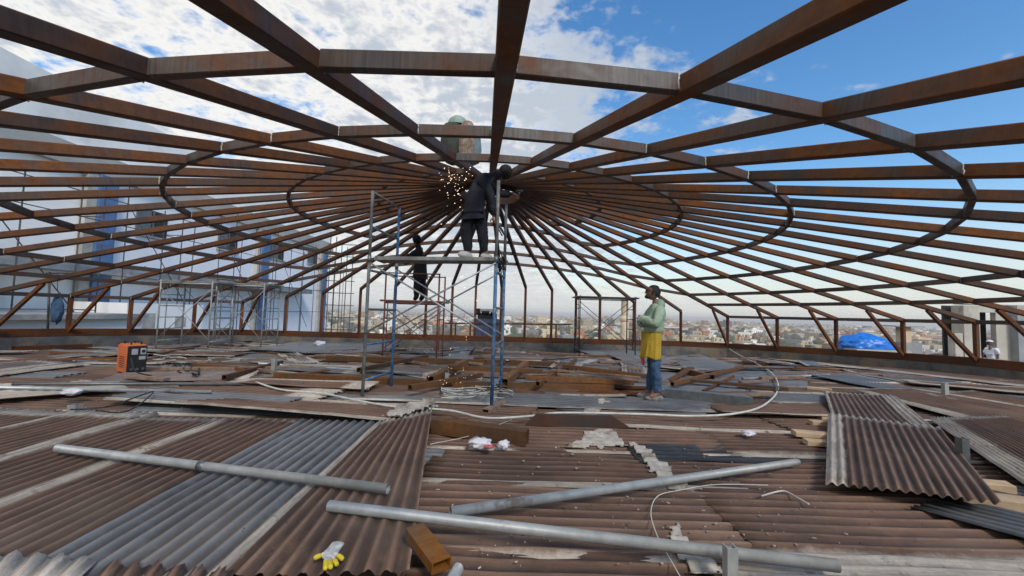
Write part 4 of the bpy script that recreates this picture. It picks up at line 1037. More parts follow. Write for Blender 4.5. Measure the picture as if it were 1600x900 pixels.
# worker on the blue scaffold: seen from behind, bent to the right under the rafters
WY = 6.15
def worker_top():
    o = P(745, 404, WY); loc = (o.x, o.y, o.z)
    def q(u, v, dy=0): p = P(u, v, WY+dy)-V(loc); return (p.x, p.y, p.z)
    J = {'pelvis': (q(739, 328), (.165, .15)), 'belly': (q(742, 308), (.18, .165)), 'chest': (q(753, 288, .06), (.185, .165)), 'neck': (q(773, 274, .12), .07), 'headb': (q(784, 270, .14), .06),
         'hipl': (q(731, 338), .108), 'kneel': (q(728, 369, -.02), .080), 'ankl': (q(732, 397, 0), .052), 'toel': (q(722, 403, -.10), .045),
         'hipr': (q(748, 338), .108), 'kneer': (q(755, 369, .02), .078), 'ankr': (q(757, 396, .04), .052), 'toer': (q(764, 401, .14), .045),
         'shl': (q(752, 277, -.06), .09), 'elbl': (q(768, 312, .0), .068), 'wril': (q(771, 338, .05), .045),
         'shr': (q(766, 282, .16), .08), 'elbr': (q(780, 303, .26), .06), 'wrir': (q(799, 303, .30), .042)}
    hr = Matrix.Rotation(R(115), 3, 'Z') @ Matrix.Rotation(R(40), 3, 'X')
    def ex(root, Lc, hc, H):
        b = bmesh.new()
        for v in ball(b, (0, 0, 0), 1, 3): v.co = H @ V((v.co.x*.088, v.co.y*.112+.004, v.co.z*.118+.004-.02*max(0, -v.co.y)))+hc
        for v in b.verts: v.co += v.normal*.006*noise.noise(v.co*15)
        obj('head_wrap', b, 'black_cloth', root, True)
        for a, t in (('ankl', 'toel'), ('ankr', 'toer')):
            A, T_ = V(J[a][0])+Lc, V(J[t][0])+Lc; c = (A+T_)/2; d = (T_-A); d.z = 0; ang = math.atan2(d.y, d.x)
            b = bmesh.new()
            for v in ball(b, (0, 0, 0), 1, 3):
                k = V((v.co.x*.145, v.co.y*.052, max(v.co.z*.058, -.035))); v.co = Matrix.Rotation(ang, 3, 'Z') @ k+V((c.x, c.y, loc[2]+.04))
            obj('shoe', b, 'white_sole', root, True)
    person(loc, 'worker in dark navy clothes bent under the rafters on the blue scaffold plank', J, 'skin_light',
        [('trousers', ['pelvis', 'hipl', 'hipr', 'kneel', 'kneer', 'ankl', 'ankr'], 'navy', 1.0, .012), ('jacket', ['pelvis', 'belly', 'chest', 'neck', 'headb', 'shl', 'shr', 'elbl', 'elbr', 'wril', 'wrir'], 'navy', 1.0, .014)],
        q(790, 269, .16), hr, [('wril', (.1, .1, -1), 1, (0, 1, 0), .9), ('wrir', (1, .1, -.1), 1, (0, 0, -1), .8)], None, ex)
    A, B = P(772, 345, WY+.05), P(785, 369, WY+.10); bm = bm_new(); tube(bm, [A, B], .011, 8)
    tag(obj('steel_rod', bm, 'base_steel', smooth=True), 'thin rod hanging from the lower hand of the bent worker', 'rod')
    # angle grinder held in the right hand
    c = P(803, 303, WY+.30); root = empty('angle_grinder', c); tag(root, 'angle grinder held up to the rafters by the bent worker', 'power tool')
    bm = bm_new(); tube(bm, [c+V((-.12, 0, 0)), c+V((.06, 0, .01))], .026, 12); obj('handle', bm, 'black_plastic', root, True)
    bm = bm_new(); tube(bm, [c+V((.06, 0, .01)), c+V((.10, 0, .01))], .034, 12); obj('gear_head', bm, 'galv_dark', root, True)
    bm = bm_new(); tube(bm, [c+V((.085, 0, .045)), c+V((.085, 0, .050))], .058, 20); obj('disc', bm, 'label_grey', root)
worker_top()
WY2 = 12.0
def worker_far():
    o = P(656, 470, WY2); loc = (o.x, o.y, o.z)
    def q(u, v, dy=0): p = P(u, v, WY2+dy)-V(loc); return (p.x, p.y, p.z)
    J = {'pelvis': (q(657, 424), (.20, .18)), 'belly': (q(657, 410), (.20, .18)), 'chest': (q(657, 396), (.22, .18)), 'neck': (q(653, 385), .075), 'headb': (q(652, 381), .07),
         'hipl': (q(653, 430, -.08), .11), 'kneel': (q(651, 448, -.08), .085), 'ankl': (q(651, 465, -.08), .06), 'toel': (q(646, 469, -.1), .045),
         'hipr': (q(660, 430, .08), .11), 'kneer': (q(660, 448, .08), .085), 'ankr': (q(661, 465, .08), .06), 'toer': (q(655, 469, .08), .045),
         'shl': (q(655, 391, -.17), .085), 'elbl': (q(642, 400, -.2), .065), 'wril': (q(630, 406, -.15), .045),
         'shr': (q(657, 391, .17), .085), 'elbr': (q(644, 408, .2), .065), 'wrir': (q(630, 411, .12), .045)}
    hr = Matrix.Rotation(R(-90), 3, 'Z') @ Matrix.Rotation(R(15), 3, 'X')
    def ex(root, Lc, hc, H):
        b = bmesh.new()
        for v in ball(b, (0, 0, 0), 1, 3): v.co = H @ V((v.co.x*.105, v.co.y*.125+.006, v.co.z*.145+.006))+hc
        obj('hood', b, 'black_cloth', root, True)
    person(loc, 'second worker in black hooded clothes standing on the red scaffold facing left', J, 'skin',
        [('trousers', ['pelvis', 'hipl', 'hipr', 'kneel', 'kneer', 'ankl', 'ankr', 'toel', 'toer'], 'black_cloth', 1.0, .015), ('jacket', ['pelvis', 'belly', 'chest', 'neck', 'headb', 'shl', 'shr', 'elbl', 'elbr', 'wril', 'wrir'], 'black_cloth', 1.0, .02)],
        q(651, 374), hr, [('wril', (-1, .1, 0), 1, (0, 0, -1), .9), ('wrir', (-1, -.1, .1), -1, (0, 0, -1), .9)], None, ex)
    c = P(622, 408, WY2-.05); root = empty('power_drill', c); tag(root, 'small dark power tool in the hands of the second worker', 'power tool')
    bm = bm_new(); tube(bm, [c+V((-.14, 0, 0)), c+V((.12, 0, .03))], .05, 12); obj('motor_body', bm, 'black_plastic', root, True)
    bm = bm_new(); tube(bm, [c+V((-.14, 0, 0)), c+V((-.24, 0, .09))], .012, 8); obj('bit', bm, 'galv_dark', root, True)
worker_far()
def person_right():
    o = P(1551, 560, 19.0); loc = (o.x, o.y, o.z-.84)
    J = {'pelvis': ((0, 0, .90), (.15, .15)), 'belly': ((-.02, 0, 1.0), (.16, .17)), 'chest': ((-.06, 0, 1.17), (.165, .18)), 'neck': ((-.10, 0, 1.34), .06), 'headb': ((-.11, 0, 1.40), .055),
         'hipl': ((0, -.09, .84), .1), 'kneel': ((-.04, -.1, .46), .075), 'ankl': ((.02, -.1, .09), .055), 'toel': ((-.12, -.1, .05), .045),
         'hipr': ((0, .09, .84), .1), 'kneer': ((-.04, .1, .46), .075), 'ankr': ((.02, .1, .09), .055), 'toer': ((-.12, .1, .05), .045),
         'shl': ((-.04, -.19, 1.27), .085), 'elbl': ((.0, -.22, 1.03), .065), 'wril': ((.0, -.2, .83), .045), 'shr': ((-.04, .19, 1.27), .085), 'elbr': ((-.05, .25, 1.02), .065), 'wrir': ((-.2, .2, .95), .045)}
    hr = Matrix.Rotation(R(20), 3, 'Z')
    def ex(root, Lc, hc, H):
        b = bmesh.new()
        for v in ball(b, (0, 0, 0), 1, 3): v.co = H @ V((v.co.x*.10, v.co.y*.12-.015, max(v.co.z*.085, -.01)+.065))+hc
        obj('cap', b, 'white_cloth', root, True)
    person(loc, 'person in pale shirt and white cap beyond the right kerb beside the concrete tower', J, 'skin',
        [('trousers', ['pelvis', 'hipl', 'hipr', 'kneel', 'kneer', 'ankl', 'ankr'], 'black_cloth', 1.0, .012), ('shirt', ['pelvis', 'belly', 'chest', 'shl', 'shr', 'elbl', 'elbr'], 'white_cloth', 1.0, .02)],
        (-.13, 0, 1.52), hr, [('wril', (.5, 0, -1), 1, (0, 1, 0), .6), ('wrir', (0, 0, -1), -1, (0, 1, 0), .6)], 'hair', ex)
person_right()

# ------------------------------------------------------------------ scaffolds
def tb(name, a, b, r, mat, root, n=8):
    bm = bm_new(); tube(bm, [a, b], r, n); return obj(name, bm, mat, root, True)
def scaffold_main():
    fl, bl, fr_, br = G(566, 626), G(611, 608), G(768, 634, .06), G(782, 619)
    root = empty('blue_scaffold', fl); tag(root, 'tall blue and grey frame scaffold with a plank, carrying the bent worker', 'scaffold')
    zt = {0: P(565, 298, fl.y).z, 1: P(617, 325, bl.y).z, 2: P(764, 282, fr_.y).z, 3: P(786, 310, br.y).z}
    legs = []
    for k, (f, m_) in enumerate(((fl, 'grey_frame'), (bl, 'blue_paint'), (fr_, 'grey_frame'), (br, 'blue_paint'))):
        t = V((f.x, f.y, zt[k])); mid = V((f.x, f.y, 2.0)); bm = bm_new(); tube(bm, [f, mid], .024, 10)
        lo = obj('leg', bm, 'blue_paint' if k in (1, 3) else ('grey_frame' if k == 0 else 'blue_paint'), root, True)
        tb('upper_leg', mid, t, .023, 'blue_paint' if k == 1 else 'grey_frame', root)
        bm = bm_new(); tube(bm, [mid-V((0, 0, .05)), mid+V((0, 0, .05))], .029, 10); obj('joint_sleeve', bm, 'galv_dark', root, True)
        legs.append((f, t))
    def at(k, z): f = legs[k][0]; return V((f.x, f.y, z))
    for a, b in ((0, 1), (2, 3)):
        zs = [.28, .78, 1.28, 1.84] if a == 0 else [.30, .85, 1.35, 1.84]
        for z in zs: tb('rung', at(a, z), at(b, z), .018, 'blue_paint' if z < 1.2 else 'grey_frame', root)
        if a == 0:
            for z in (2.45, zt[1]): tb('rung', at(a, z+(.02 if z < 2.5 else 0)), at(b, z), .018, 'grey_frame', root)
        else: tb('rung', at(2, 2.5), at(3, 2.5), .018, 'blue_paint', root)
    for a, b in ((0, 2), (1, 3)):
        tb('cross_brace', at(a, .95)+V((0, -.03, 0)), at(b, 1.95)+V((0, -.03, 0)), .0125, 'galv_light', root); tb('cross_brace', at(a, 1.95), at(b, .95), .0125, 'galv_light', root)
    tb('guard_strut', at(2, 1.85), at(0, 2.42), .012, 'galv_light', root) if False else None
    # plank
    zp = P(745, 404, WY).z
    A = P(582, 417, fl.y+.35); B = P(778, 412, fr_.y+.35); A.z = B.z = 0
    p0, p1 = V((fl.x+.03, (fl.y+bl.y)/2-.05, zp-.035)), V((fr_.x+.12, (fr_.y+br.y)/2-.05, zp-.035))
    bm = bm_new(); bar(bm, p0, p1, .40, .055, c=.004); o = obj('plank', bm, 'plank_grey', root)
    for e in (p0, p1): bm = bm_new(); bar(bm, e+V((0, -.21, 0)), e+V((0, .21, 0)), .03, .07); obj('plank_hook', bm, 'galv_dark', o)
    # dark clamps and rope near plank ends
    crz = V((fr_.x+.04, fr_.y+.1, zp-.08)); bm = bm_new()
    q = random.Random(4)
    for _ in range(7): pts = [crz+V((q.uniform(-.08, .1), q.uniform(-.08, .3), q.uniform(-.12, .16))) for _ in range(5)]; tube(bm, smooth_path(pts, 4), .007, 5)
    tag(obj('rope', bm, 'cable_black', smooth=True), 'dark rope knotted round the right end of the scaffold plank', 'rope')
scaffold_main()
def scaffold_frame(name, label, x0, x1, y0, y1, zb, zp, ztop, mat, plank=True, rungs=5, brace=True, pmat='plank_grey'):
    root = empty(name, (x0, y0, zb)); tag(root, label, 'scaffold')
    for x in (x0, x1):
        for y in (y0, y1): tb('leg', V((x, y, zb)), V((x, y, ztop)), .024, mat, root)
        for k in range(rungs): z = zb+.3+(zp-zb-.35)*k/(rungs-1); tb('rung', V((x, y0, z)), V((x, y1, z)), .017, mat, root)
        xi = x; ya, yb = y0+(y1-y0)*.28, y0+(y1-y0)*.28
        tb('ladder_bar', V((x, ya, zb+.3)), V((x, ya, zp-.05)), .015, mat, root)
    if ztop > zp+.3:
        for y in (y0, y1): tb('guard_rail', V((x0, y, ztop-.02)), V((x1, y, ztop-.02)), .018, mat, root)
    for y in (y0, y1):
        tb('ledger', V((x0, y, zp-.06)), V((x1, y, zp-.06)), .02, mat, root)
        if brace: tb('cross_brace', V((x0, y, zb+.35)), V((x1, y, zp-.2)), .012, mat, root); tb('cross_brace', V((x1, y, zb+.35)), V((x0, y, zp-.2)), .012, mat, root)
    if plank: bm = bm_new(); bar(bm, V((x0-.15, (y0+y1)/2, zp)), V((x1+.15, (y0+y1)/2, zp)), y1-y0-.05, .05); obj('plank', bm, pmat, root)
    return root
a, b = G(598, 552), G(686, 552)
zp2 = P(656, 470, WY2).z-.03
scaffold_frame('red_scaffold', 'red frame scaffold behind the blue one, carrying the second worker', P(600, 500, 11.5).x, P(684, 500, 11.5).x, 11.5, 12.5, deck(11.5), zp2, P(604, 425, 11.5).z, 'red_paint', pmat='red_paint', rungs=4)
y = 13.3; scaffold_frame('grey_scaffold', 'light grey frame scaffold with a platform by the left wall', P(247, 500, y).x, P(328, 500, y).x, y, y+1.0, deck(y), P(300, 440, y).z, P(300, 438, y).z, 'galv_pipe', rungs=6)
y = 14.6; scaffold_frame('grey_scaffold', 'second light grey frame scaffold, right of the platformed one', P(335, 500, y).x, P(410, 500, y).x, y, y+1.0, deck(y), P(360, 443, y).z, P(360, 441, y).z, 'galv_pipe', rungs=6)
y = 16.2; scaffold_frame('dark_scaffold', 'dark frame scaffold with a dark deck behind the standing man', P(906, 500, y).x, P(993, 500, y).x, y, y+1.2, deck(y), P(930, 464, y).z, P(930, 462, y).z, 'black_frame', rungs=6, pmat='black_frame')
# galvanised strips lying on the rafter left of the overhead one
def strips_on_rafter():
    root = empty('galvanised_rails', (0, 0, 0)); a, b = on_cone(47, 5.3, .04), on_cone(47, 1.3, .04)
    root.location = a; ORG[root.name] = a; tag(root, 'pair of bright galvanised rails lying along a rafter above the bent worker', 'metal rails')
    s = (b-a).normalized().cross(V((0, 0, 1))).normalized()
    for k in (-.085, -.135): bm = bm_new(); bar(bm, a+s*k, b+s*k, .035, .05); obj('rail', bm, 'galv_light', root)
strips_on_rafter()
def ornament():
    y = 9.9; c = P(722, 222, y); root = empty('domed_ornament', V((c.x, c.y, c.z-.65)))
    tag(root, 'weathered rounded ornament with a pale green cap and brick-coloured side above the hub', 'ornament')
    def lathe(prof, cx, cy, z0, n=24, sx=1, sy=1, a0=0, a1=2*math.pi):
        bm = bm_new(); rg = []
        for r, z in prof: rg.append([bm.verts.new((cx+sx*r*math.cos(a0+(a1-a0)*i/n), cy+sy*r*math.sin(a0+(a1-a0)*i/n), z0+z)) for i in range(n+1)])
        for k in range(len(rg)-1):
            for i in range(n): bm.faces.new((rg[k][i], rg[k][i+1], rg[k+1][i+1], rg[k+1][i]))
        return bm
    s = y/F; z0 = P(722, 258, y).z
    obj('drum', lathe([(.06, 0), (.18, .06), (.28, .25), (.32, .5), (.30, .75), (.25, .95), (.0, 1.0)], P(709, 222, y).x, y, z0), 'finial_dark', root, True)
    obj('green_cap', lathe([(.25, 0), (.24, .08), (.20, .17), (.12, .235), (0, .26)], P(714, 222, y).x, y, P(714, 198, y).z), 'finial_green', root, True)
    obj('brick_side', lathe([(.05, 0), (.20, .08), (.21, .4), (.20, .8), (.12, .95), (0, .96)], P(731, 222, y).x, y-.18, z0+.02, 10), 'brick', root)
    obj('metal_edge', lathe([(.10, 0), (.27, .1), (.31, .38), (.26, .8), (.1, .95), (0, .96)], P(733, 222, y).x, y+.02, z0, 12), 'teal_grey', root)
    bm = bm_new(); tube(bm, [V((HX, HY-.78, HZ-SL*.8-.05)), V((P(722, 222, y).x, y, z0+.1))], .04, 8); obj('support_arm', bm, 'base_steel', root)
ornament()
# sparks
def sparks():
    q = random.Random(11); bm = bm_new()
    for _ in range(70):
        u, v = q.gauss(712, 14), q.gauss(284, 19)
        p = P(u, v, q.uniform(6.1, 6.8)); ball(bm, p, q.uniform(.0022, .0052), 1, (.8, .8, q.uniform(1, 3)), Matrix.Rotation(q.uniform(.3, 1.6), 3, 'Y'))
    for _ in range(28):
        u = q.uniform(690, 745); v = 290+q.uniform(0, 1)*280; p = P(u, v, q.uniform(6.2, 6.9)); ball(bm, p, q.uniform(.003, .006), 1)
    for _ in range(50):
        u, v = q.gauss(712, 34), q.gauss(588, 11)
        if v > 612: continue
        ball(bm, G(u, v, q.uniform(.06, .3)), q.uniform(.002, .0045), 1)
    tag(obj('grinding_sparks', bm, 'spark'), 'glowing sparks flying behind the bent worker and bouncing off the floor beams', 'sparks', kind='stuff')
sparks()

# ------------------------------------------------------------------ welding machine
def welder():
    f = G(209, 587); y = f.y; root = empty('welding_machine', f); tag(root, 'orange and black welding machine standing on the brown sheets at the left', 'welding machine')
    z0, h, W_, D_ = f.z+.04, .50, .28, .50
    R3 = Matrix.Rotation(R(57), 3, 'Z')
    def T(p): return R3 @ V(p)+V((f.x+.03, f.y, 0))
    def bx(nm, lo, hi, mat, par, chamf=.02):
        bm = bm_new(); box(bm, lo, hi); bmesh.ops.remove_doubles(bm, verts=bm.verts, dist=1e-5)
        if chamf: bmesh.ops.bevel(bm, geom=bm.edges[:], offset=chamf, segments=2, affect='EDGES')
        for v in bm.verts: v.co = T(v.co)
        return obj(nm, bm, mat, par)
    # local: front panel faces -y, orange side faces -x
    b = bx('case', (-W_/2, -.0, z0), (W_/2, D_, z0+h), 'orange_case', root)
    fp = bx('front_panel', (-W_/2+.008, -.022, z0-.01), (W_/2-.008, .012, z0+h-.02), 'black_plastic', root, .008)
    bx('display', (-.085, -.032, z0+.33), (.0, -.020, z0+.43), 'label_grey', fp, .003); bx('knob', (.05, -.045, z0+.36), (.10, -.018, z0+.41), 'dark', fp, .008)
    bx('rating_plate', (.02, -.030, z0+.24), (.11, -.021, z0+.30), 'label_grey', fp, .002); bx('switch_frame', (.035, -.030, z0+.33), (.115, -.021, z0+.44), 'label_grey', fp, .003)
    for x in (-.08, .0, .08): bx('terminal', (x-.02, -.055, z0+.06), (x+.02, -.020, z0+.10), 'galv_dark', fp, .006)
    for k in range(6): bx('vent_slot', (-W_/2-.004, .12, z0+.10+k*.035), (-W_/2+.004, .36, z0+.112+k*.035), 'dark', b, 0)
    for x in (-.07, .07):
        bm = bm_new(); tube(bm, smooth_path([T((x, .08, z0+h-.005)), T((x, .10, z0+h+.045)), T((x, .38, z0+h+.045)), T((x, .42, z0+h-.005))], 4), .014, 8); obj('handle', bm, 'black_plastic', root, True)
    for x in (-.1, .1):
        for yy in (.05, .44): bx('foot', (x-.02, yy-.02, z0-.045), (x+.02, yy+.02, z0), 'black_plastic', root, .005)
welder()
def glove():
    c = G(516, 866, .135); root = empty('work_glove', c); tag(root, 'white work glove with yellow coated fingers on the slanting brown sheet', 'glove')
    def gp(u, v, dz=.0): p = G(u, v, .135+dz); return p
    w0, w1, w2 = gp(530, 847), gp(523, 856), gp(515, 866)
    bm = skinned({'a': (w0, (.036, .010)), 'b': (w1, (.034, .014)), 'c': (w2, (.040, .015)), 'd': (gp(512, 873), (.034, .012))}, [('a', 'b'), ('b', 'c'), ('c', 'd')], 'b')
    obj('palm', bm, 'glove_white', root, True)
    fing = [((506, 866), (498, 869), (490, 873)), ((509, 874), (509, 882), (508, 890)), ((514, 875), (516, 882), (517, 888)), ((520, 872), (524, 878), (527, 883)), ((524, 866), (531, 870), (536, 874))]
    for f in fing:
        p = [gp(*q, .004) for q in f]
        b1 = skinned({'a': (w2.lerp(p[0], .7), .0115), 'b': (p[0], .0115), 'c': (p[0].lerp(p[1], .6), .0112)}, [('a', 'b'), ('b', 'c')], 'a', 1); fo = obj('finger', b1, 'glove_white', root, True)
        b2 = skinned({'a': (p[0].lerp(p[1], .35), .0125), 'b': (p[1], .0125), 'c': (p[2], .0115)}, [('a', 'b'), ('b', 'c')], 'a', 1); obj('fingertip', b2, 'glove_yellow', fo, True)
glove()

# ------------------------------------------------------------------ beyond the kerb, left: long building with scaffolding
def left_building():
    XW = -20.0; root = empty('long_building', (XW, 16, -17)); tag(root, 'long white and pale blue plastered building along the left side with blue columns', 'building')
    def zat(u, v, x=XW):                     # height on the wall plane x = XW
        d = ray(u, v); t = x/d.x; return d.y*t, EYE+d.z*t
    y0, ye = 9.0, zat(511, 450)[0]
    ztop = zat(60, 105)[1]; zs = zat(120, 229)[1]
    bm = bm_new(); box(bm, (XW-9, y0, -17), (XW, ye, zs)); obj('wall', bm, 'white_wall', root)
    bm = bm_new(); box(bm, (XW, 20.6, -17), (XW+.04, ye-.02, zs-.9)); obj('blue_wall_face', bm, 'blue_wall', root)
    bm = bm_new(); box(bm, (XW-9.2, y0, zs+.002), (XW+.05, ye+.3, ztop)); obj('upper_wall', bm, 'white_wall', root)
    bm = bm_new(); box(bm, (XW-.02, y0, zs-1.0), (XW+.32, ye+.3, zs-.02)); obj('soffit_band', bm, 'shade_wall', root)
    # canopy slab with debris
    yA, zA = zat(150, 410); bm = bm_new(); box(bm, (XW+.05, y0, 2.55), (XW+1.3, ye-6, 2.95)); cs = obj('canopy', bm, 'grey_conc', root)
    bm = bm_new(); q = random.Random(9)
    for _ in range(160): ball(bm, V((XW+q.uniform(.4, 1.25), q.uniform(21, 34), 3.0)), q.uniform(.05, .16), 1)
    tag(obj('roof_rubble', bm, 'brick'), 'reddish rubble heaped along the grey canopy of the long building', 'rubble', kind='stuff')
    for u in (145, 405, 501):
        y, _ = zat(u, 450); bm = bm_new(); box(bm, (XW+.03, y-.45, -17), (XW+.42, y+.45, zs-.98)); obj('column', bm, 'blue_trim', root)
        bm = bm_new(); box(bm, (XW+.03, y-.95, -17), (XW+.30, y-.47, zs-.98)); obj('pilaster', bm, 'beige_conc', root)
    for u, v0, v1 in ((238, 331, 369), (356, 363, 391), (433, 380, 405), (488, 393, 412)):
        y, z1 = zat(u, v0); _, z0 = zat(u, v1); hw = .95
        f = None; bm = bm_new(); box(bm, (XW+.02, y-hw, z0), (XW+.10, y+hw, z1)); f = obj('window', bm, 'dark', root)
        bm = bm_new(); box(bm, (XW+.08, y-hw-.1, z0-.05), (XW+.16, y-hw+.75, z1+.05)); obj('shutter', bm, 'shutter', f)
        bm = bm_new(); box(bm, (XW+.09, y-.05, z0), (XW+.14, y+.03, z1)); obj('mullion', bm, 'shutter', f)
        bm = bm_new(); box(bm, (XW+.03, y-hw-.15, z0-.14), (XW+.22, y+hw+.15, z0-.03)); obj('sill', bm, 'grey_conc', f)
    # low outbuildings in front (under the canopy)
    y, z = zat(165, 470); r2 = empty('patched_outhouse', (-18, 18, -2)); tag(r2, 'low white outhouse with grey plaster patches behind the left kerb', 'outbuilding')
    bm = bm_new(); box(bm, (-19.4, 18.6, -17), (-17.0, 23.2, 1.25)); obj('wall', bm, 'white_wall', r2)
    for yy, hh in ((19.4, .7), (21.3, .5)): bm = bm_new(); box(bm, (-17.01, yy, .1), (-16.98, yy+.7, .1+hh)); obj('plaster_patch', bm, 'beige_conc', r2)
    r3 = empty('low_roof', (-18, 13, -2)); tag(r3, 'low flat roof with grey coping just behind the left kerb', 'outbuilding')
    bm = bm_new(); box(bm, (-19.9, 9.5, -17), (-15.6, 17.8, .62)); obj('wall', bm, 'white_wall', r3)
    bm = bm_new(); box(bm, (-19.9, 9.4, .622), (-15.4, 17.9, .80)); obj('coping', bm, 'grey_conc', r3)
    # tube scaffolding along the wall
    r4 = empty('wall_scaffolding', (-18.9, 14, -3)); tag(r4, 'thin dark tube scaffolding standing along the long building', 'scaffold')
    ys = [13.5+2.15*k for k in range(15)]
    for k, yy in enumerate(ys):
        for x in (-18.6, -17.6):
            if x == -17.6 and k % 2: continue
            bm = bm_new(); tube(bm, [V((x, yy, -2)), V((x, yy, 6.2+(1 if k % 3 == 0 else 0)))], .028, 6); obj('standard', bm, 'black_frame', r4, True)
        if k % 2 == 0:
            for z in (.9, 2.9, 4.9): bm = bm_new(); tube(bm, [V((-18.6, yy, z)), V((-17.6, yy, z))], .022, 6); obj('transom', bm, 'black_frame', r4, True)
    for z in (.9, 2.9, 4.9, 6.0): bm = bm_new(); tube(bm, [V((-18.6, ys[0], z)), V((-18.6, ys[-1], z))], .022, 6); obj('ledger', bm, 'black_frame', r4, True)
    for k in (0, 3, 6, 9, 12):
        bm = bm_new(); tube(bm, [V((-18.6, ys[k], 6)), V((-18.6, min(ys[k]+5.5, ys[-1]), -.5))], .022, 6); obj('diagonal', bm, 'black_frame', r4, True)
    # finer grid of tubes round the end of the building
    r5 = empty('end_scaffolding', (-17, 44, -17)); tag(r5, 'fine grid of tube scaffolding rising beside the end of the long building', 'scaffold')
    yy = 41; xs = [P(u, 430, yy).x for u in (514, 523, 532, 541, 550)]
    for j, x in enumerate(xs): bm = bm_new(); tube(bm, [V((x, yy, -17)), V((x, yy, P(530, 362+j*8, yy).z))], .045, 6); obj('standard', bm, 'black_frame', r5, True)
    for k in range(8):
        z = P(530, 382+k*19, yy).z; bm = bm_new(); tube(bm, [V((xs[0]-.3, yy, z)), V((xs[-1]+.3, yy, z))], .04, 6); obj('ledger', bm, 'black_frame', r5, True)
left_building()
def jacket():
    c = P(90, 482, 13.0); bm = bmesh.new()
    for v in ball(bm, (0, 0, 0), 1, 3):
        q = v.co; k = 1+.35*noise.noise(q*2.3+V((4, 1, 0))); v.co = V((c.x+q.x*.17*k, c.y+q.y*.12, c.z+q.z*.46*k))
    tag(obj('hanging_jacket', bm, 'jeans', smooth=True), 'dark blue jacket hanging from a bar by the left kerb', 'jacket')
    bm = bm_new(); tube(bm, [P(72, 427, 13.0), P(128, 427, 13.0)], .025, 8); tube(bm, [P(78, 425, 13.0), V((P(76, 520, 13).x, 13.0, -.3))], .03, 8)
    tag(obj('hanging_bar', bm, 'black_frame', smooth=True), 'dark upright with a short bar behind the left kerb', 'bar')
    bm = bm_new(); tube(bm, [P(90, 427, 13), P(90, 455, 13)], .008, 6); tag(obj('hook_cord', bm, 'cable_black'), 'cord on which the blue jacket hangs', 'cord')
jacket()

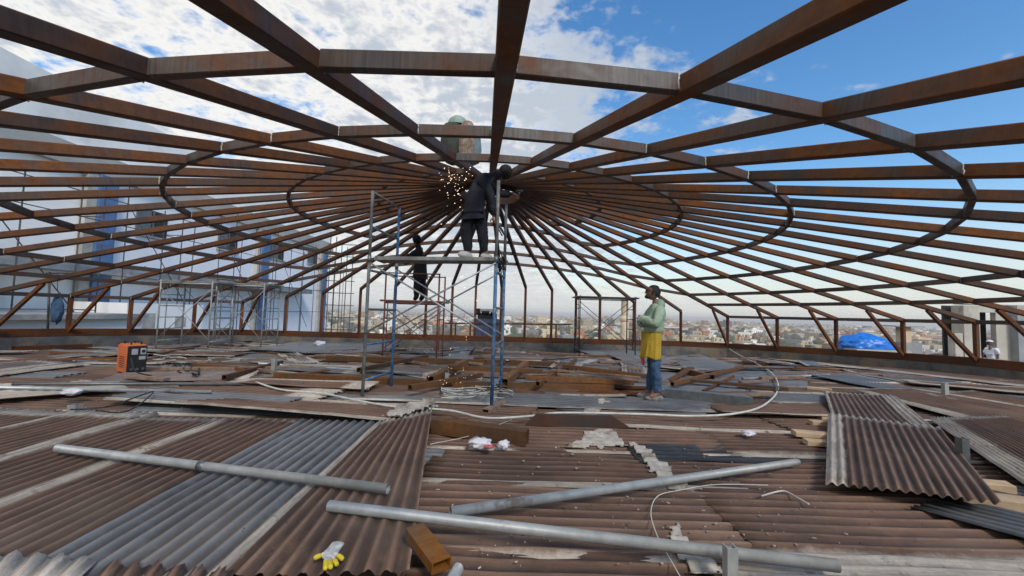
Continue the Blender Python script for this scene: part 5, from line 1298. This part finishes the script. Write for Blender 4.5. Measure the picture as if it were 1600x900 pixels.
# ------------------------------------------------------------------ beyond the kerb, right and centre
def right_side():
    y = 21.0; x0 = P(1506, 500, y).x; x1 = P(1577, 500, y).x; zt = P(1540, 478, y).z
    root = empty('stair_tower', (x0, y, -1)); tag(root, 'unfinished concrete stair tower with a dark doorway at the right edge', 'building')
    dx0, dx1 = P(1531, 500, y).x, P(1556, 500, y).x; dz = P(1540, 488, y).z
    bm = bm_new(); box(bm, (x0, y, -17), (dx0, y+.25, zt)); box(bm, (dx1, y, -17), (x1, y+.25, zt)); box(bm, (dx0, y, dz), (dx1, y+.25, zt)); obj('front_wall', bm, 'beige_conc', root)
    bm = bm_new(); box(bm, (dx0-1.0, y+.8, -17), (dx1+.4, y+.9, zt)); obj('inner_wall', bm, 'dark', root)  # near-black panel, the shade inside the doorway painted as its colour
    bm = bm_new(); box(bm, (x0, y+.25, -17), (x0+.2, y+.6, zt)); obj('side_wall', bm, 'beige_conc', root)
    bm = bm_new(); box(bm, (x1+.002, y-.35, -17), (x1+8, y+.8, zt+.05)); obj('grey_wall', bm, 'grey_conc', root)
    bm = bm_new(); box(bm, (x0+.02, y+.02, zt+.052), (x1+8.0, y+.5, zt+.09)); obj('roof', bm, 'grey_conc', root)
    bm = bm_new(); box(bm, (x0-.42, y+.05, -17), (x0-.02, y+.4, P(1515, 521, y).z)); obj('low_annex', bm, 'beige_conc', root)
    # blue tarp heap
    y = 17.0; c = P(1352, 538, y); bm = bmesh.new(); vs_ = ball(bm, (0, 0, 0), 1, 5)
    wx, hz = 40*y/F, 17*y/F
    for v in vs_:
        q = v.co.copy(); lump = 1+.22*noise.noise(V((q.x*2.2, q.y*2, 3)))+.10*noise.noise(q*5)+.06*abs(noise.noise(q*11))
        top = (1.0 if q.x < 0 else 1.0-.35*min(1, q.x*1.6))
        v.co = V((c.x+q.x*wx*lump, c.y+q.y*.7*lump, c.z-.12+max(q.z, -.15)*hz*1.25*lump*top))
    tag(obj('blue_tarp', bm, 'tarp', smooth=False), 'bright blue crumpled tarpaulin heaped over goods beyond the right kerb', 'tarp')
    bm = bm_new(); box(bm, (c.x-1.0, c.y-.8, -17), (c.x+1.1, c.y+.8, c.z-.16)); tag(obj('neighbour_roof', bm, 'beige_conc'), 'flat neighbouring roof behind the right kerb under the blue tarp', 'building')
    y = 18.2; p = P(1418, 538, y); root = empty('square_pillar', (p.x, y, -1)); tag(root, 'square sandy pillar with a thin slab on top right of the tarp', 'pillar')
    zt = P(1418, 511, y).z; hw = 6.5*y/F
    bm = bm_new(); box(bm, (p.x-hw, y, -1.2), (p.x+hw, y+.35, zt)); obj('shaft', bm, 'stone', root)
    bm = bm_new(); box(bm, (p.x-hw*3.6, y-.2, zt+.002), (p.x+hw*3.2, y+.6, zt+.05)); obj('slab', bm, 'grey_conc', root)
    bm = bm_new(); box(bm, (p.x-hw*1.5, y-.1, -1.2), (p.x+hw*3, y+.5, P(1418, 535, y).z)); obj('plinth', bm, 'grey_conc', root)
    # minaret behind the dark scaffold
    y = 120; k = y/F; root = empty('minaret', (P(976, 500, y).x, y, -17)); tag(root, 'stout sandy minaret tower seen through the dark scaffold left of the man', 'minaret')
    def lathe(prof, mat, nm):
        bm = bm_new(); rg = []; cx = P(976, 500, y).x
        for r, z in prof: rg.append([bm.verts.new((cx+r*k*math.cos(2*math.pi*i/24), y+r*k*math.sin(2*math.pi*i/24), z)) for i in range(24)])
        for a in range(len(rg)-1):
            for i in range(24): bm.faces.new((rg[a][i], rg[a][(i+1) % 24], rg[a+1][(i+1) % 24], rg[a+1][i]))
        bm.faces.new(rg[-1]); obj(nm, bm, mat, root, True)
    z = lambda v: P(976, v, y).z
    lathe([(6.8, -17), (6.2, z(510)), (6.4, z(503))], 'stone', 'lower_shaft'); lathe([(6.4, z(503)), (8, z(501)), (8, z(497)), (6, z(494))], 'stone', 'balcony'); lathe([(5.6, z(496)), (5.6, z(470)), (6.2, z(469)), (6.2, z(467))], 'stone', 'upper_shaft')
    # blue box with equipment on the far kerb
    y = 20.4; root = empty('equipment_box', (P(763, 520, y).x, y, -1)); tag(root, 'dark blue steel box with black machinery on top behind the far kerb', 'machine')
    a, b_ = P(741, 526, y), P(780, 499, y); bm = bm_new(); box(bm, (a.x, y, -1), (b_.x, y+1.0, b_.z)); obj('box', bm, 'blue_box', root)
    for (u0, v0, u1, v1) in ((741, 482, 750, 492), (746, 490, 776, 499), (752, 486, 764, 492), (766, 488, 774, 494)):
        p0, p1 = P(u0, v1, y), P(u1, v0, y); bm = bm_new(); box(bm, (p0.x, y+.1, p0.z), (p1.x, y+.7, p1.z)); obj('machine_block', bm, 'black_plastic', root)
    bm = bm_new(); p0, p1 = P(750, 487, y), P(778, 483, y); box(bm, (p0.x, y+.2, p0.z), (p1.x, y+.6, p1.z)); obj('white_lid', bm, 'galv_light', root)
    bm = bm_new(); a, b_ = P(695, 505, y), P(892, 507, y); bar(bm, a, b_, .08, .07)
    for u in (712, 735, 869): p = P(u, 506, y); bar(bm, V((p.x, y, -.6)), V((p.x, y, p.z)), .07, .07)
    tag(obj('guard_rail', bm, 'base_steel'), 'low brown guard rail on posts beyond the far kerb', 'railing')
    bm = bm_new(); box(bm, (-9, 19.9, -17), (9, 23.5, -.55)); tag(obj('rear_terrace', bm, 'grey_conc'), 'grey terrace slab beyond the far kerb', 'building')
right_side()

# ------------------------------------------------------------------ haze
def haze():
    m = bpy.data.materials.new('haze'); m.use_nodes = True; T = m.node_tree; T.nodes.clear()
    o = T.nodes.new('ShaderNodeOutputMaterial'); p = T.nodes.new('ShaderNodeVolumePrincipled')
    p.inputs['Color'].default_value = (1, .97, .93, 1); p.inputs['Density'].default_value = .00042; p.inputs['Anisotropy'].default_value = .1
    T.links.new(p.outputs[0], o.inputs['Volume']); M['haze'] = m
    bm = bm_new(); box(bm, (-15000, -15000, -18), (15000, 15000, 24)); tag(obj('haze', bm, m, base=(0, 0, -18)), kind='stuff')
haze()
for o in list(bpy.data.objects):
    if o.get('category') and not o.get('kind'): o['kind'] = 'thing'
